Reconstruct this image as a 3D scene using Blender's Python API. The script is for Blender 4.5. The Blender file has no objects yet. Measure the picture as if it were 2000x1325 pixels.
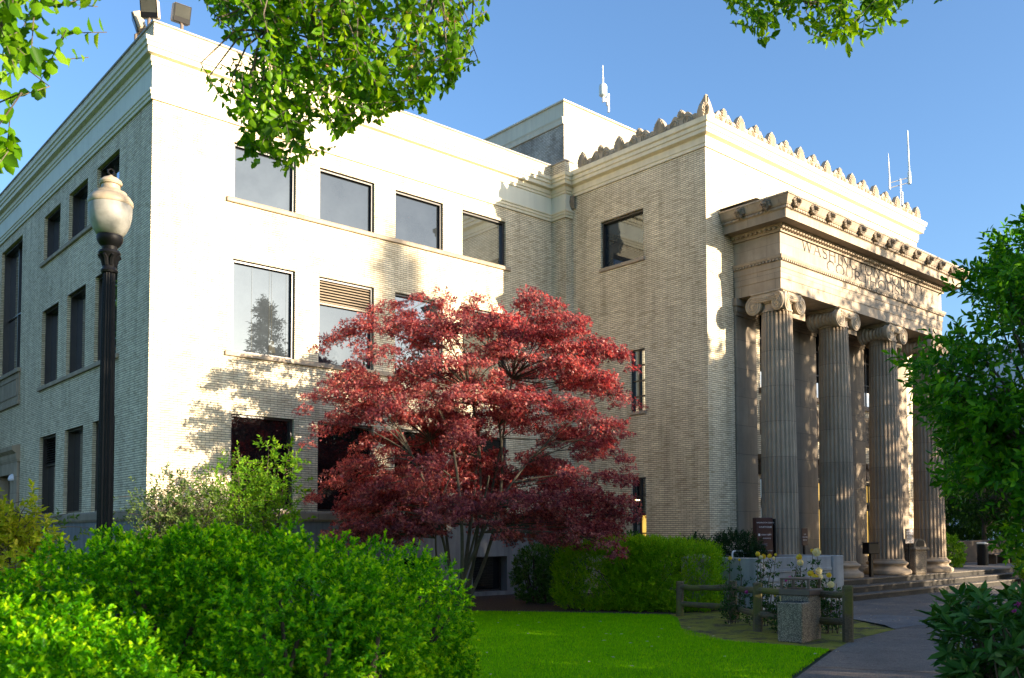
import bpy, math, random
import numpy as np
R = math.radians
rng = np.random.default_rng(7)
random.seed(7)
scene = bpy.context.scene
COL = scene.collection

# ---------------------------------------------------------------- camera
CAM = np.array([-7.896, -22.0, 1.85])
FW = np.array([0.6608, 0.7490, 0.0471]); RT = np.array([0.7499, -0.6615, -0.0025])
FW = FW/np.linalg.norm(FW); RT = RT-FW*(RT@FW); RT /= np.linalg.norm(RT); UP = np.cross(RT, FW)
FOC, SHY = 1798.67, 299.48
cd = bpy.data.cameras.new('camera'); cam = bpy.data.objects.new('camera', cd); COL.objects.link(cam)
cam.matrix_world = [[RT[0], UP[0], -FW[0], CAM[0]], [RT[1], UP[1], -FW[1], CAM[1]], [RT[2], UP[2], -FW[2], CAM[2]], [0, 0, 0, 1]]
from mathutils import Matrix, Vector
cam.matrix_world = Matrix(((RT[0], UP[0], -FW[0], CAM[0]), (RT[1], UP[1], -FW[1], CAM[1]), (RT[2], UP[2], -FW[2], CAM[2]), (0, 0, 0, 1)))
cd.sensor_width = 36.0; cd.lens = FOC/2000*36.0; cd.shift_y = SHY/2000
cd.clip_start = 0.1; cd.clip_end = 3000
cd.dof.use_dof = True; cd.dof.focus_distance = 24.0; cd.dof.aperture_fstop = 6.3
scene.camera = cam

# ---------------------------------------------------------------- world, sun, exposure
SUN_DIR = np.array([2.475, -6.092, 1.382]); SUN_DIR /= np.linalg.norm(SUN_DIR)
EL = math.asin(SUN_DIR[2]); AZ = math.atan2(SUN_DIR[0], SUN_DIR[1])
w = bpy.data.worlds.new('World'); scene.world = w; w.use_nodes = True
nt = w.node_tree; bg = nt.nodes['Background']
sky = nt.nodes.new('ShaderNodeTexSky'); sky.sky_type = 'NISHITA'; sky.sun_disc = False
sky.sun_elevation = EL; sky.sun_rotation = AZ; sky.air_density = 1.0; sky.dust_density = 2.0; sky.ozone_density = 4.0
nt.links.new(sky.outputs[0], bg.inputs[0]); bg.inputs[1].default_value = 0.10
sd = bpy.data.lights.new('sun', 'SUN'); sd.energy = 4.1; sd.angle = R(0.5); sd.color = (1.0, 0.83, 0.62)
so = bpy.data.objects.new('sun', sd); COL.objects.link(so)
so.rotation_euler = Vector((-SUN_DIR[0], -SUN_DIR[1], -SUN_DIR[2])).to_track_quat('-Z', 'Y').to_euler()
scene.view_settings.view_transform = 'Standard'; scene.view_settings.look = 'None'
scene.view_settings.exposure = 1.95; scene.view_settings.gamma = 1.0
scene.render.engine = 'CYCLES'; scene.cycles.use_denoising = True
scene.cycles.max_bounces = 8; scene.cycles.diffuse_bounces = 4; scene.cycles.glossy_bounces = 4; scene.cycles.transmission_bounces = 4
scene.cycles.caustics_reflective = False; scene.cycles.caustics_refractive = False

def pix(u, v, z):
    """a point of the photograph at z metres along the viewing axis"""
    return CAM + z*(FW + RT*(u-1000)/FOC + UP*(662.5+SHY-v)/FOC)
def pixplane(u, v, ax, val):
    d = FW + RT*(u-1000)/FOC + UP*(662.5+SHY-v)/FOC
    return CAM + d*(val-CAM[ax])/d[ax]

# ---------------------------------------------------------------- materials
MATS = {}
class NB:
    def __init__(s, name):
        s.m = bpy.data.materials.new(name); s.m.use_nodes = True; s.t = s.m.node_tree
        s.b = s.t.nodes['Principled BSDF']; s.out = s.t.nodes['Material Output']
    def n(s, typ, **kw):
        x = s.t.nodes.new(typ)
        for k, v in kw.items():
            if k.startswith('i_'):
                k = k[2:]; k = int(k) if k.isdigit() else k.replace('_', ' ')
                x.inputs[k].default_value = v
            else: setattr(x, k, v)
        return x
    def l(s, a, b): s.t.links.new(a, b)
    def ramp(s, fac, stops):
        r = s.n('ShaderNodeValToRGB'); e = r.color_ramp.elements
        while len(e) < len(stops): e.new(0.5)
        for k, (p, c) in enumerate(stops):
            e[k].position = p; e[k].color = (*c, 1) if len(c) == 3 else c
        s.l(fac, r.inputs[0]); return r.outputs[0]
    def pos(s): return s.n('ShaderNodeNewGeometry').outputs['Position']
    def noise(s, scale, detail=4, vec=None, rough=0.6):
        x = s.n('ShaderNodeTexNoise'); x.inputs['Scale'].default_value = scale; x.inputs['Detail'].default_value = detail
        x.inputs['Roughness'].default_value = rough
        s.l(vec if vec is not None else s.pos(), x.inputs['Vector']); return x.outputs['Fac']
    def mix(s, fac, a, b, typ='MIX'):
        x = s.n('ShaderNodeMix', data_type='RGBA', blend_type=typ)
        for k, v in ((0, fac), (6, a), (7, b)):
            if hasattr(v, 'type') and hasattr(v, 'node'): s.l(v, x.inputs[k])
            else: x.inputs[k].default_value = v if k == 0 else (*v, 1)
        return x.outputs[2]
    def math(s, op, a, b=None, c=None):
        x = s.n('ShaderNodeMath', operation=op)
        for k, v in enumerate((a, b, c)):
            if v is None: continue
            if hasattr(v, 'node'): s.l(v, x.inputs[k])
            else: x.inputs[k].default_value = v
        return x.outputs[0]
    def bump(s, h, dist=0.01, strength=0.6):
        b = s.n('ShaderNodeBump'); b.inputs['Distance'].default_value = dist; b.inputs['Strength'].default_value = strength
        s.l(h, b.inputs['Height']); s.l(b.outputs[0], s.b.inputs['Normal'])
    def scale(s, vec, xyz):
        m = s.n('ShaderNodeMapping'); m.inputs['Scale'].default_value = xyz; s.l(vec, m.inputs[0]); return m.outputs[0]

def flat(name, col, rough=0.6, var=0.25, nscale=3.0, metal=0.0, bump=0.0, bscale=60, fine=0.0, streak=0.0):
    """plain surface with weathering: large blotches, fine grain, optional vertical streaks"""
    q = NB(name); c = np.array(col)
    base = q.ramp(q.noise(nscale, 5), [(0.25, tuple(c*(1-var))), (0.5, tuple(c)), (0.75, tuple(np.minimum(c*(1+var), .95)))])
    if fine: base = q.mix(1.0, base, q.ramp(q.noise(bscale, 2), [(0.3, (1-fine,)*3), (0.7, (1+0*fine,)*3)]), 'MULTIPLY')
    if streak: base = q.mix(1.0, base, q.ramp(q.noise(1.0, 5, q.scale(q.pos(), (5, 5, .35))), [(0.35, (1-streak,)*3), (0.6, (1, 1, 1))]), 'MULTIPLY')
    q.l(base, q.b.inputs['Base Color']); q.b.inputs['Roughness'].default_value = rough; q.b.inputs['Metallic'].default_value = metal
    if bump: q.bump(q.noise(bscale, 3), 0.01, bump)
    MATS[name] = q.m; return q.m

def brick_mat(name, c1, c2, cm, stain=0.0):
    q = NB(name)
    g = q.n('ShaderNodeNewGeometry'); sp = q.n('ShaderNodeSeparateXYZ'); q.l(g.outputs['Position'], sp.inputs[0])
    sn = q.n('ShaderNodeSeparateXYZ'); q.l(g.outputs['True Normal'], sn.inputs[0])
    ax = q.math('ABSOLUTE', sn.outputs[0]); ay = q.math('ABSOLUTE', sn.outputs[1])
    u = q.math('ADD', q.math('MULTIPLY', sp.outputs[0], ay), q.math('MULTIPLY', sp.outputs[1], ax))
    cb = q.n('ShaderNodeCombineXYZ'); q.l(q.math('MULTIPLY', u, 1.7), cb.inputs[0]); q.l(sp.outputs[2], cb.inputs[1])
    b = q.n('ShaderNodeTexBrick'); q.l(cb.outputs[0], b.inputs['Vector'])
    b.offset = 0.5; b.inputs['Scale'].default_value = 1.0
    b.inputs['Brick Width'].default_value = 0.203*1.7; b.inputs['Row Height'].default_value = 0.0595
    b.inputs['Mortar Size'].default_value = 0.0082; b.inputs['Mortar Smooth'].default_value = 0.25
    b.inputs['Color1'].default_value = (*c1, 1); b.inputs['Color2'].default_value = (*c2, 1); b.inputs['Mortar'].default_value = (*cm, 1)
    # per-brick tint: white noise on the brick's own cell
    row = q.math('FLOOR', q.math('DIVIDE', sp.outputs[2], 0.0595))
    half = q.math('MULTIPLY', q.math('MODULO', row, 2.0), 0.5)
    colx = q.math('FLOOR', q.math('ADD', q.math('DIVIDE', u, 0.203), half))
    cc = q.n('ShaderNodeCombineXYZ'); q.l(colx, cc.inputs[0]); q.l(row, cc.inputs[1])
    wn = q.n('ShaderNodeTexWhiteNoise', noise_dimensions='2D'); q.l(cc.outputs[0], wn.inputs['Vector'])
    tint = q.ramp(wn.outputs['Value'], [(0.0, (.78, .74, .68)), (0.12, (.90, .88, .85)), (0.6, (1, 1, 1)), (1.0, (1.1, 1.1, 1.1))])
    col = q.mix(1.0, b.outputs['Color'], tint, 'MULTIPLY')
    big = q.ramp(q.noise(0.6, 5), [(0.3, (.86, .85, .83)), (0.65, (1.04, 1.03, 1.02))])
    col = q.mix(1.0, col, big, 'MULTIPLY')
    st = q.ramp(q.noise(1.0, 5, q.scale(q.pos(), (3, 3, .35))), [(0.3, (.72, .70, .67)), (0.55, (1, 1, 1))])
    col = q.mix(1.0, col, st, 'MULTIPLY')
    if stain:
        s2 = q.ramp(q.noise(0.9, 6, q.scale(q.pos(), (1.2, 1.2, .6)), .7), [(0.42, (1-stain,)*3), (0.62, (1, 1, 1))])
        col = q.mix(1.0, col, s2, 'MULTIPLY')
    q.l(col, q.b.inputs['Base Color']); q.b.inputs['Roughness'].default_value = 0.75
    inv = q.math('SUBTRACT', 1.0, b.outputs['Fac'])
    q.bump(q.math('ADD', inv, q.math('MULTIPLY', q.noise(45, 3), 0.15)), 0.005, 0.5)
    MATS[name] = q.m; return q.m

def leaf_mat(name, stops, trans, tfac=0.45, rough=0.45, clump=1.4, spec=0.15):
    """one colour per leaf (random per island) plus slow variation through the plant, light passing through the blade"""
    q = NB(name)
    rnd = q.n('ShaderNodeNewGeometry').outputs['Random Per Island']
    f = q.math('ADD', q.math('MULTIPLY', rnd, 0.6), q.math('MULTIPLY', q.noise(clump, 2), 0.4))
    col = q.ramp(f, [(0.15+0.7*k/(len(stops)-1), c) for k, c in enumerate(stops)])
    q.l(col, q.b.inputs['Base Color']); q.b.inputs['Roughness'].default_value = rough
    q.b.inputs['Specular IOR Level'].default_value = spec
    tr = q.n('ShaderNodeBsdfTranslucent'); q.l(q.mix(1.0, col, trans, 'MULTIPLY'), tr.inputs[0])
    mx = q.n('ShaderNodeMixShader'); mx.inputs[0].default_value = tfac
    q.l(q.b.outputs[0], mx.inputs[1]); q.l(tr.outputs[0], mx.inputs[2]); q.l(mx.outputs[0], q.out.inputs[0])
    MATS[name] = q.m; return q.m

def glass_mat(name, body, mirror, tint=(.8, .9, 1.0), rough=0.01):
    """window glass over a dark room: a dim body seen through the pane, a mirror that strengthens at a slant"""
    q = NB(name)
    q.l(q.ramp(q.noise(1.3, 4), [(0.3, tuple(np.array(body)*.7)), (0.7, tuple(np.array(body)*1.3))]), q.b.inputs['Base Color'])
    q.b.inputs['Roughness'].default_value = 0.6; q.b.inputs['Specular IOR Level'].default_value = 0.0
    g = q.n('ShaderNodeBsdfGlossy'); g.inputs['Color'].default_value = (*tint, 1); g.inputs['Roughness'].default_value = rough
    lw = q.n('ShaderNodeLayerWeight'); lw.inputs[0].default_value = 0.35
    bw = q.n('ShaderNodeBump'); bw.inputs['Strength'].default_value = 0.05; bw.inputs['Distance'].default_value = 0.02
    q.l(q.noise(0.9, 1), bw.inputs['Height']); q.l(bw.outputs[0], g.inputs['Normal'])
    f = q.math('ADD', mirror, q.math('MULTIPLY', lw.outputs['Fresnel'], 0.45)); 
    f = q.math('MINIMUM', f, 1.0)
    mx = q.n('ShaderNodeMixShader'); q.l(f, mx.inputs[0]); q.l(q.b.outputs[0], mx.inputs[1]); q.l(g.outputs[0], mx.inputs[2])
    q.l(mx.outputs[0], q.out.inputs[0]); MATS[name] = q.m; return q.m

def glow_mat(name, col, strength, base=(.5, .4, .2)):
    q = NB(name); q.b.inputs['Base Color'].default_value = (*base, 1)
    e = q.ramp(q.noise(2.5, 3), [(0.3, tuple(np.array(col)*.6)), (0.7, col)])
    q.l(e, q.b.inputs['Emission Color']); q.b.inputs['Emission Strength'].default_value = strength; q.b.inputs['Roughness'].default_value = 0.2
    MATS[name] = q.m; return q.m

def stone_mat(name, col, bx=1.2, bz=0.6, var=0.18, joint=0.45, streak=0.25):
    """dressed terracotta / sandstone blocks with fine joints"""
    q = NB(name); c = np.array(col)
    g = q.n('ShaderNodeNewGeometry'); sp = q.n('ShaderNodeSeparateXYZ'); q.l(g.outputs['Position'], sp.inputs[0])
    sn = q.n('ShaderNodeSeparateXYZ'); q.l(g.outputs['True Normal'], sn.inputs[0])
    u = q.math('ADD', q.math('MULTIPLY', sp.outputs[0], q.math('ABSOLUTE', sn.outputs[1])), q.math('MULTIPLY', sp.outputs[1], q.math('ABSOLUTE', sn.outputs[0])))
    cb = q.n('ShaderNodeCombineXYZ'); q.l(u, cb.inputs[0]); q.l(sp.outputs[2], cb.inputs[1])
    b = q.n('ShaderNodeTexBrick'); q.l(cb.outputs[0], b.inputs['Vector']); b.offset = 0.5
    b.inputs['Scale'].default_value = 1; b.inputs['Brick Width'].default_value = bx; b.inputs['Row Height'].default_value = bz
    b.inputs['Mortar Size'].default_value = 0.006; b.inputs['Mortar Smooth'].default_value = 0.3
    b.inputs['Color1'].default_value = (*(c*(1-var*.6)), 1); b.inputs['Color2'].default_value = (*(c*(1+var*.5)), 1); b.inputs['Mortar'].default_value = (*(c*joint), 1)
    col2 = q.mix(1.0, b.outputs['Color'], q.ramp(q.noise(2.2, 6), [(0.3, (1-var,)*3), (0.7, (1.05,)*3)]), 'MULTIPLY')
    col2 = q.mix(1.0, col2, q.ramp(q.noise(1.0, 5, q.scale(q.pos(), (4, 4, .4))), [(0.3, (1-streak,)*3), (0.58, (1, 1, 1))]), 'MULTIPLY')
    col2 = q.mix(1.0, col2, q.ramp(q.noise(90, 2), [(0.3, (.88,)*3), (0.6, (1, 1, 1))]), 'MULTIPLY')
    q.l(col2, q.b.inputs['Base Color']); q.b.inputs['Roughness'].default_value = 0.8
    q.bump(q.math('ADD', q.math('SUBTRACT', 1.0, b.outputs['Fac']), q.math('MULTIPLY', q.noise(70, 3), 0.3)), 0.006, 0.6)
    MATS[name] = q.m; return q.m

brick_mat('brick', (.88, .775, .555), (.76, .66, .465), (.17, .13, .09))
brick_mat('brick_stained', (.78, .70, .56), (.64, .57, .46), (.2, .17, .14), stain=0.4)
stone_mat('stone', (.44, .35, .25), 1.15, 0.55)
stone_mat('shaded_pier_stone', (.34, .275, .20), 1.15, 0.85)  # darker copy of the stone, with the recess shade put into its colour
stone_mat('frieze_stone', (.45, .36, .26), 2.4, 1.7, joint=.7)
stone_mat('ledge_stone', (.30, .235, .165), 0.6, 0.5)
stone_mat('shaft_stone', (.43, .335, .235), 60.0, 1.02, joint=.4)
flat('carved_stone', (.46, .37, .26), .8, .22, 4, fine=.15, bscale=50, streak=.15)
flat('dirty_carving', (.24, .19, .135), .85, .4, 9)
flat('cream_paint', (.74, .66, .47), .55, .06, 1.5, streak=.10)
flat('pale_frieze', (.70, .68, .55), .6, .05, 1.2, streak=.08)
flat('grey_coping', (.34, .33, .30), .7, .2, 3, streak=.3)
flat('roof_felt', (.14, .14, .14), .9, .2, 2)
flat('bronze', (.030, .026, .024), .35, .3, 3)
flat('rust_frame', (.16, .12, .085), .5, .25, 5)
flat('concrete', (.40, .41, .40), .8, .16, 1.6, bump=.3, bscale=50, fine=.12, streak=.28)
flat('base_concrete', (.19, .195, .20), .8, .15, 1.2, bump=.2, bscale=40, streak=.3)
flat('black_metal', (.006, .006, .007), .5, .3, 6); MATS['black_metal'].node_tree.nodes['Principled BSDF'].inputs['Specular IOR Level'].default_value = .2
flat('maroon', (.035, .008, .012), .35, .15, 4)
flat('sign_white', (.75, .75, .78), .5, .05, 4)
flat('sign_grey', (.10, .08, .10), .5, .05, 4)
flat('white_metal', (.75, .75, .72), .4, .05, 4)
flat('cream_lamp', (.40, .32, .22), .5, .22, 9, streak=.15)
flat('tan_housing', (.50, .40, .29), .5, .1, 6)
flat('pale_antenna', (.62, .70, .66), .4, .05, 5)
flat('louver_tan', (.30, .24, .17), .6, .1, 6)
flat('bark', (.12, .095, .07), .9, .35, 9, bump=.6, bscale=25)
flat('maple_bark', (.065, .055, .036), .85, .35, 7, bump=.4, bscale=20)
flat('twig', (.10, .07, .045), .8, .3, 10)
flat('rail_wood', (.085, .068, .04), .85, .4, 5, bump=.5, bscale=40, fine=.3)
flat('metal_brown', (.13, .085, .06), .45, .15, 5)
flat('letter_dark', (.018, .016, .015), .8, .2, 9)
flat('hedge_stem', (.05, .04, .025), .9, .3, 9)
flat('far_wall', (.55, .58, .62), .6, .06, .3)
flat('timber_dark', (.07, .05, .035), .85, .3, 4)
glass_mat('pane_dark', (.008, .008, .009), 0.05)
glass_mat('pane_sky', (.022, .026, .030), 0.05)
glass_mat('pane_shade', (.06, .06, .05), 0.06)
glass_mat('pane_grey', (.035, .042, .048), 0.05)
glow_mat('lit_yellow', (1.0, .60, .10), 0.32)
glow_mat('lit_blue', (.25, .5, .75), 0.12)
glow_mat('lit_white', (.8, .9, 1.0), 0.30)
glow_mat('tube_light', (1.0, .75, .35), 4.0)

def agg_mat(name, col, scale=160, rough=.85, lo=.45, hi=1.7, bump=.5):
    """exposed aggregate: small pebbles of many tones"""
    q = NB(name); c = np.array(col)
    v = q.n('ShaderNodeTexVoronoi'); v.inputs['Scale'].default_value = scale; q.l(q.pos(), v.inputs['Vector'])
    s = q.n('ShaderNodeSeparateColor'); q.l(v.outputs['Color'], s.inputs[0])
    col1 = q.ramp(s.outputs[0], [(0, tuple(c*lo)), (.5, tuple(c)), (1, tuple(np.minimum(c*hi, .9)))])
    col1 = q.mix(1.0, col1, q.ramp(q.noise(1.1, 6), [(.3, (.66, .66, .67)), (.7, (1.1, 1.08, 1.05))]), 'MULTIPLY')
    col1 = q.mix(1.0, col1, q.ramp(q.noise(5, 6, rough=.75), [(.34, (.62, .6, .58)), (.46, (1, 1, 1))]), 'MULTIPLY')
    q.l(col1, q.b.inputs['Base Color']); q.b.inputs['Roughness'].default_value = rough
    q.bump(v.outputs['Distance'], 0.004, bump); MATS[name] = q.m
agg_mat('aggregate', (.215, .175, .125), 95, lo=.3, hi=2.2)
agg_mat('paving', (.17, .14, .115), 75, lo=.6, hi=1.5, bump=.3)
agg_mat('paving_pale', (.15, .15, .15), 70, lo=.7, hi=1.3, bump=.2)
agg_mat('step_tread', (.15, .13, .105), 70, lo=.6, hi=1.4, bump=.2)
agg_mat('shaded_dirty_step', (.030, .026, .02), 60, lo=.6, hi=1.5, bump=.3)  # riser colour darkened for the shaded facing as well as dirt
def soil(name, stops, sc=8):
    q = NB(name); q.l(q.ramp(q.noise(sc, 8, rough=.75), stops), q.b.inputs['Base Color']); q.b.inputs['Roughness'].default_value = .95
    q.bump(q.noise(40, 5), .03, .8); MATS[name] = q.m
soil('mulch', [(.3, (.018, .010, .007)), (.55, (.05, .028, .02)), (.75, (.10, .06, .045))], 14)
soil('moss_soil', [(.34, (.035, .026, .016)), (.43, (.09, .07, .02)), (.50, (.20, .19, .012)), (.72, (.30, .28, .016))], 2.2)
soil('turf', [(.3, (.065, .20, .0005)), (.5, (.12, .33, .0005)), (.7, (.19, .40, .001))], 1.6); MATS['turf'].node_tree.nodes['Principled BSDF'].inputs['Specular IOR Level'].default_value = 0.05
soil('far_ground', [(.3, (.02, .035, .012)), (.7, (.04, .06, .02))], .8)

leaf_mat('boxwood', [(.025, .13, .0008), (.05, .24, .001), (.10, .38, .002), (.22, .52, .004)], (1.4, 1.25, .3), .45, .42, 2.0)
leaf_mat('boxwood_tip', [(.12, .38, .001), (.22, .52, .002), (.36, .62, .004), (.48, .68, .01)], (1.4, 1.25, .3), .5, .42, 2.0)
leaf_mat('arborvitae', [(.09, .24, .003), (.17, .40, .004), (.30, .52, .008), (.42, .58, .015)], (1.2, 1.2, .6), .35, .6, 2.5)
leaf_mat('maple_red', [(.085, .020, .036), (.18, .045, .060), (.40, .125, .12), (.64, .28, .20)], (1.7, .55, .55), .48, .40, .8, .35)
leaf_mat('elm_leaf', [(.035, .11, .004), (.07, .19, .005), (.13, .29, .006), (.24, .38, .012)], (1.9, 1.7, .4), .5, .4, .9)
leaf_mat('magnolia', [(.018, .09, .004), (.04, .165, .006), (.075, .26, .008), (.20, .42, .012)], (1.4, 1.4, .4), .42, .35, 1.2)
leaf_mat('rhodo', [(.02, .08, .010), (.035, .12, .014), (.06, .17, .02), (.15, .24, .07)], (1.2, 1.2, .5), .25, .4, 2)
leaf_mat('shrub_olive', [(.05, .10, .02), (.08, .14, .03), (.13, .19, .05), (.2, .24, .08)], (1.2, 1.2, .6), .4, .5, 1.5)
leaf_mat('shrub_lime', [(.07, .19, .012), (.11, .27, .015), (.18, .36, .02), (.28, .42, .03)], (1.4, 1.3, .5), .5, .5, 1.5)
leaf_mat('shrub_gold', [(.22, .30, .01), (.36, .42, .015), (.52, .50, .03), (.60, .50, .06)], (1.3, 1.2, .5), .45, .5, 1.5)
leaf_mat('dark_conifer', [(.010, .035, .012), (.018, .055, .016), (.03, .08, .02)], (1.1, 1.2, .6), .25, .55, 2)
leaf_mat('far_leaf', [(.015, .05, .008), (.03, .085, .012), (.05, .13, .015)], (1.3, 1.3, .5), .4, .5, .5)
leaf_mat('grass_blade', [(.075, .25, .0005), (.16, .45, .0005), (.27, .58, .001), (.44, .64, .002)], (1.5, 1.4, .3), .4, .6, 2.2, .04)
leaf_mat('rose_leaf', [(.02, .06, .012), (.035, .09, .018), (.05, .12, .02)], (1.2, 1.2, .5), .3, .4, 3)
leaf_mat('petal_yellow', [(.92, .60, .02), (.95, .74, .05), (.95, .82, .15)], (1.05, 1.0, .8), .4, .5, 9, .2)
leaf_mat('petal_cream', [(.95, .86, .48), (.95, .90, .60), (.95, .78, .35)], (1.1, 1.0, .7), .4, .5, 9, .2)
leaf_mat('petal_pink', [(.40, .03, .22), (.55, .06, .32), (.65, .15, .42)], (1.1, .9, 1.0), .4, .5, 9, .2)
leaf_mat('seed', [(.35, .18, .08), (.45, .25, .12), (.5, .32, .18)], (1.1, 1.0, .7), .3, .6, 3, .2)

# ---------------------------------------------------------------- mesh helpers
class MB:
    def __init__(s): s.v = []; s.f = []
    def add(s, vs, fs):
        o = len(s.v); s.v += [tuple(map(float, p)) for p in vs]; s.f += [tuple(i+o for i in f) for f in fs]
    def box(s, x0, x1, y0, y1, z0, z1, M=None):
        vs = [(x, y, z) for z in (z0, z1) for y in (y0, y1) for x in (x0, x1)]
        if M is not None: vs = [tuple(M @ Vector(p)) for p in vs]
        s.add(vs, [(0, 2, 3, 1), (4, 5, 7, 6), (0, 1, 5, 4), (2, 6, 7, 3), (0, 4, 6, 2), (1, 3, 7, 5)])
    def bbox(s, x0, x1, y0, y1, z0, z1, c=0.01, M=None):
        """box with chamfered edges"""
        c = min(c, (x1-x0)*.45, (y1-y0)*.45, (z1-z0)*.45)
        import itertools
        vs = []; idx = {}
        for sx, sy, sz in itertools.product((0, 1), repeat=3):
            X = (x0, x1)[sx]; Y = (y0, y1)[sy]; Z = (z0, z1)[sz]; dx = c*(1-2*sx); dy = c*(1-2*sy); dz = c*(1-2*sz)
            for a, p in (('x', (X, Y+dy, Z+dz)), ('y', (X+dx, Y, Z+dz)), ('z', (X+dx, Y+dy, Z))):
                idx[(sx, sy, sz, a)] = len(vs); vs.append(p)
        fs = []
        for a, o1, o2 in (('x', 1, 2), ('y', 2, 0), ('z', 0, 1)):
            k = 'xyz'.index(a)
            for sgn in (0, 1):
                ring = []
                for p, q in ((0, 0), (1, 0), (1, 1), (0, 1)):
                    t = [0, 0, 0]; t[k] = sgn; t[o1] = p; t[o2] = q; ring.append(idx[(*t, a)])
                fs.append(tuple(ring if sgn else ring[::-1]))
        for k, a, b in ((0, 'y', 'z'), (1, 'x', 'z'), (2, 'x', 'y')):
            o = [i for i in range(3) if i != k]
            for p, q in itertools.product((0, 1), repeat=2):
                t0 = [0, 0, 0]; t0[o[0]] = p; t0[o[1]] = q; t1 = t0[:]; t1[k] = 1
                fs.append((idx[(*t0, a)], idx[(*t1, a)], idx[(*t1, b)], idx[(*t0, b)]))
        for t in itertools.product((0, 1), repeat=3): fs.append((idx[(*t, 'x')], idx[(*t, 'y')], idx[(*t, 'z')]))
        if M is not None: vs = [tuple(M @ Vector(p)) for p in vs]
        s.add(vs, fs)
    def quad(s, a, b, c, d): s.add([a, b, c, d], [(0, 1, 2, 3)])
    def tube(s, pts, rad, n=8, cap=True):
        pts = [np.array(p, float) for p in pts]; m = len(pts)
        if not hasattr(rad, '__len__'): rad = [rad]*m
        vs = []; prev = None
        for i in range(m):
            t = pts[min(i+1, m-1)]-pts[max(i-1, 0)]; t /= (np.linalg.norm(t)+1e-9)
            if prev is None:
                a = np.array([0, 0, 1.]) if abs(t[2]) < .9 else np.array([1., 0, 0]); e = np.cross(t, a)
            else: e = prev-t*(prev@t)
            e /= (np.linalg.norm(e)+1e-9); prev = e; g = np.cross(t, e)
            for k in range(n):
                an = 2*math.pi*k/n; vs.append(pts[i]+rad[i]*(math.cos(an)*e+math.sin(an)*g))
        fs = [(i*n+k, i*n+(k+1) % n, (i+1)*n+(k+1) % n, (i+1)*n+k) for i in range(m-1) for k in range(n)]
        if cap: fs += [tuple(range(n))[::-1], tuple((m-1)*n+k for k in range(n))]
        s.add(vs, fs)
    def lathe(s, prof, n=24, c=(0, 0, 0), axis='z', cap=True):
        vs = []
        for r_, z in prof:
            for k in range(n):
                an = 2*math.pi*k/n; a, b = r_*math.cos(an), r_*math.sin(an)
                p = {'z': (a, b, z), 'y': (a, z, b), 'x': (z, a, b)}[axis]
                vs.append((c[0]+p[0], c[1]+p[1], c[2]+p[2]))
        m = len(prof)
        fs = [(i*n+k, i*n+(k+1) % n, (i+1)*n+(k+1) % n, (i+1)*n+k) for i in range(m-1) for k in range(n)]
        if cap: fs += [tuple(range(n))[::-1], tuple((m-1)*n+k for k in range(n))]
        s.add(vs, fs)
    def sweep(s, path, prof, cap=True):
        """profile (out, z) swept along a plan path with mitred corners; outward is to the right of travel"""
        P = [np.array(p, float) for p in path]; nrm = []
        for a, b in zip(P[:-1], P[1:]):
            d = (b-a)/np.linalg.norm(b-a); nrm.append(np.array([d[1], -d[0]]))
        offs = []
        for i in range(len(P)):
            if i == 0: offs.append(nrm[0])
            elif i == len(P)-1: offs.append(nrm[-1])
            else:
                m = nrm[i-1]+nrm[i]; offs.append(m/(m@nrm[i]))
        vs = [(P[i][0]+offs[i][0]*o, P[i][1]+offs[i][1]*o, z) for i in range(len(P)) for o, z in prof]
        m = len(prof)
        fs = [(i*m+k, (i+1)*m+k, (i+1)*m+k+1, i*m+k+1) for i in range(len(P)-1) for k in range(m-1)]
        if cap: fs += [tuple(range(m)), tuple((len(P)-1)*m+k for k in range(m))[::-1]]
        s.add(vs, fs)
    def prism(s, poly, h0, h1, axis='z'):
        """2-D outline given thickness along an axis"""
        def P(a, b, h): return {'z': (a, b, h), 'y': (a, h, b), 'x': (h, a, b)}[axis]
        n = len(poly); vs = [P(a, b, h0) for a, b in poly]+[P(a, b, h1) for a, b in poly]
        fs = [tuple(range(n))[::-1], tuple(range(n, 2*n))]+[(i, (i+1) % n, n+(i+1) % n, n+i) for i in range(n)]
        s.add(vs, fs)
    def build(s, name, mat, parent=None, smooth=False, loc=None):
        me = bpy.data.meshes.new(name); me.from_pydata(s.v, [], s.f)
        import bmesh
        bm = bmesh.new(); bm.from_mesh(me); bmesh.ops.recalc_face_normals(bm, faces=bm.faces); bm.to_mesh(me); bm.free()
        me.materials.append(MATS[mat]); 
        if smooth:
            me.polygons.foreach_set('use_smooth', [True]*len(me.polygons)); me.set_sharp_from_angle(angle=R(35))
        o = bpy.data.objects.new(name, me); COL.objects.link(o)
        if parent is not None: o.parent = parent
        if loc is not None: o.location = loc
        return o

def np_mesh(name, V, F, mat, parent=None, smooth=False):
    """fast mesh from arrays; F is (n,k)"""
    V = np.asarray(V, np.float32); F = np.asarray(F, np.int32); k = F.shape[1]
    me = bpy.data.meshes.new(name); me.vertices.add(len(V)); me.vertices.foreach_set('co', V.ravel())
    me.loops.add(F.size); me.loops.foreach_set('vertex_index', F.ravel())
    me.polygons.add(len(F)); me.polygons.foreach_set('loop_start', np.arange(len(F), dtype=np.int32)*k)
    me.polygons.foreach_set('loop_total', np.full(len(F), k, np.int32))
    if smooth: me.polygons.foreach_set('use_smooth', np.ones(len(F), bool))
    me.update(calc_edges=True); me.materials.append(MATS[mat])
    o = bpy.data.objects.new(name, me); COL.objects.link(o)
    if parent is not None: o.parent = parent
    return o

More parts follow.
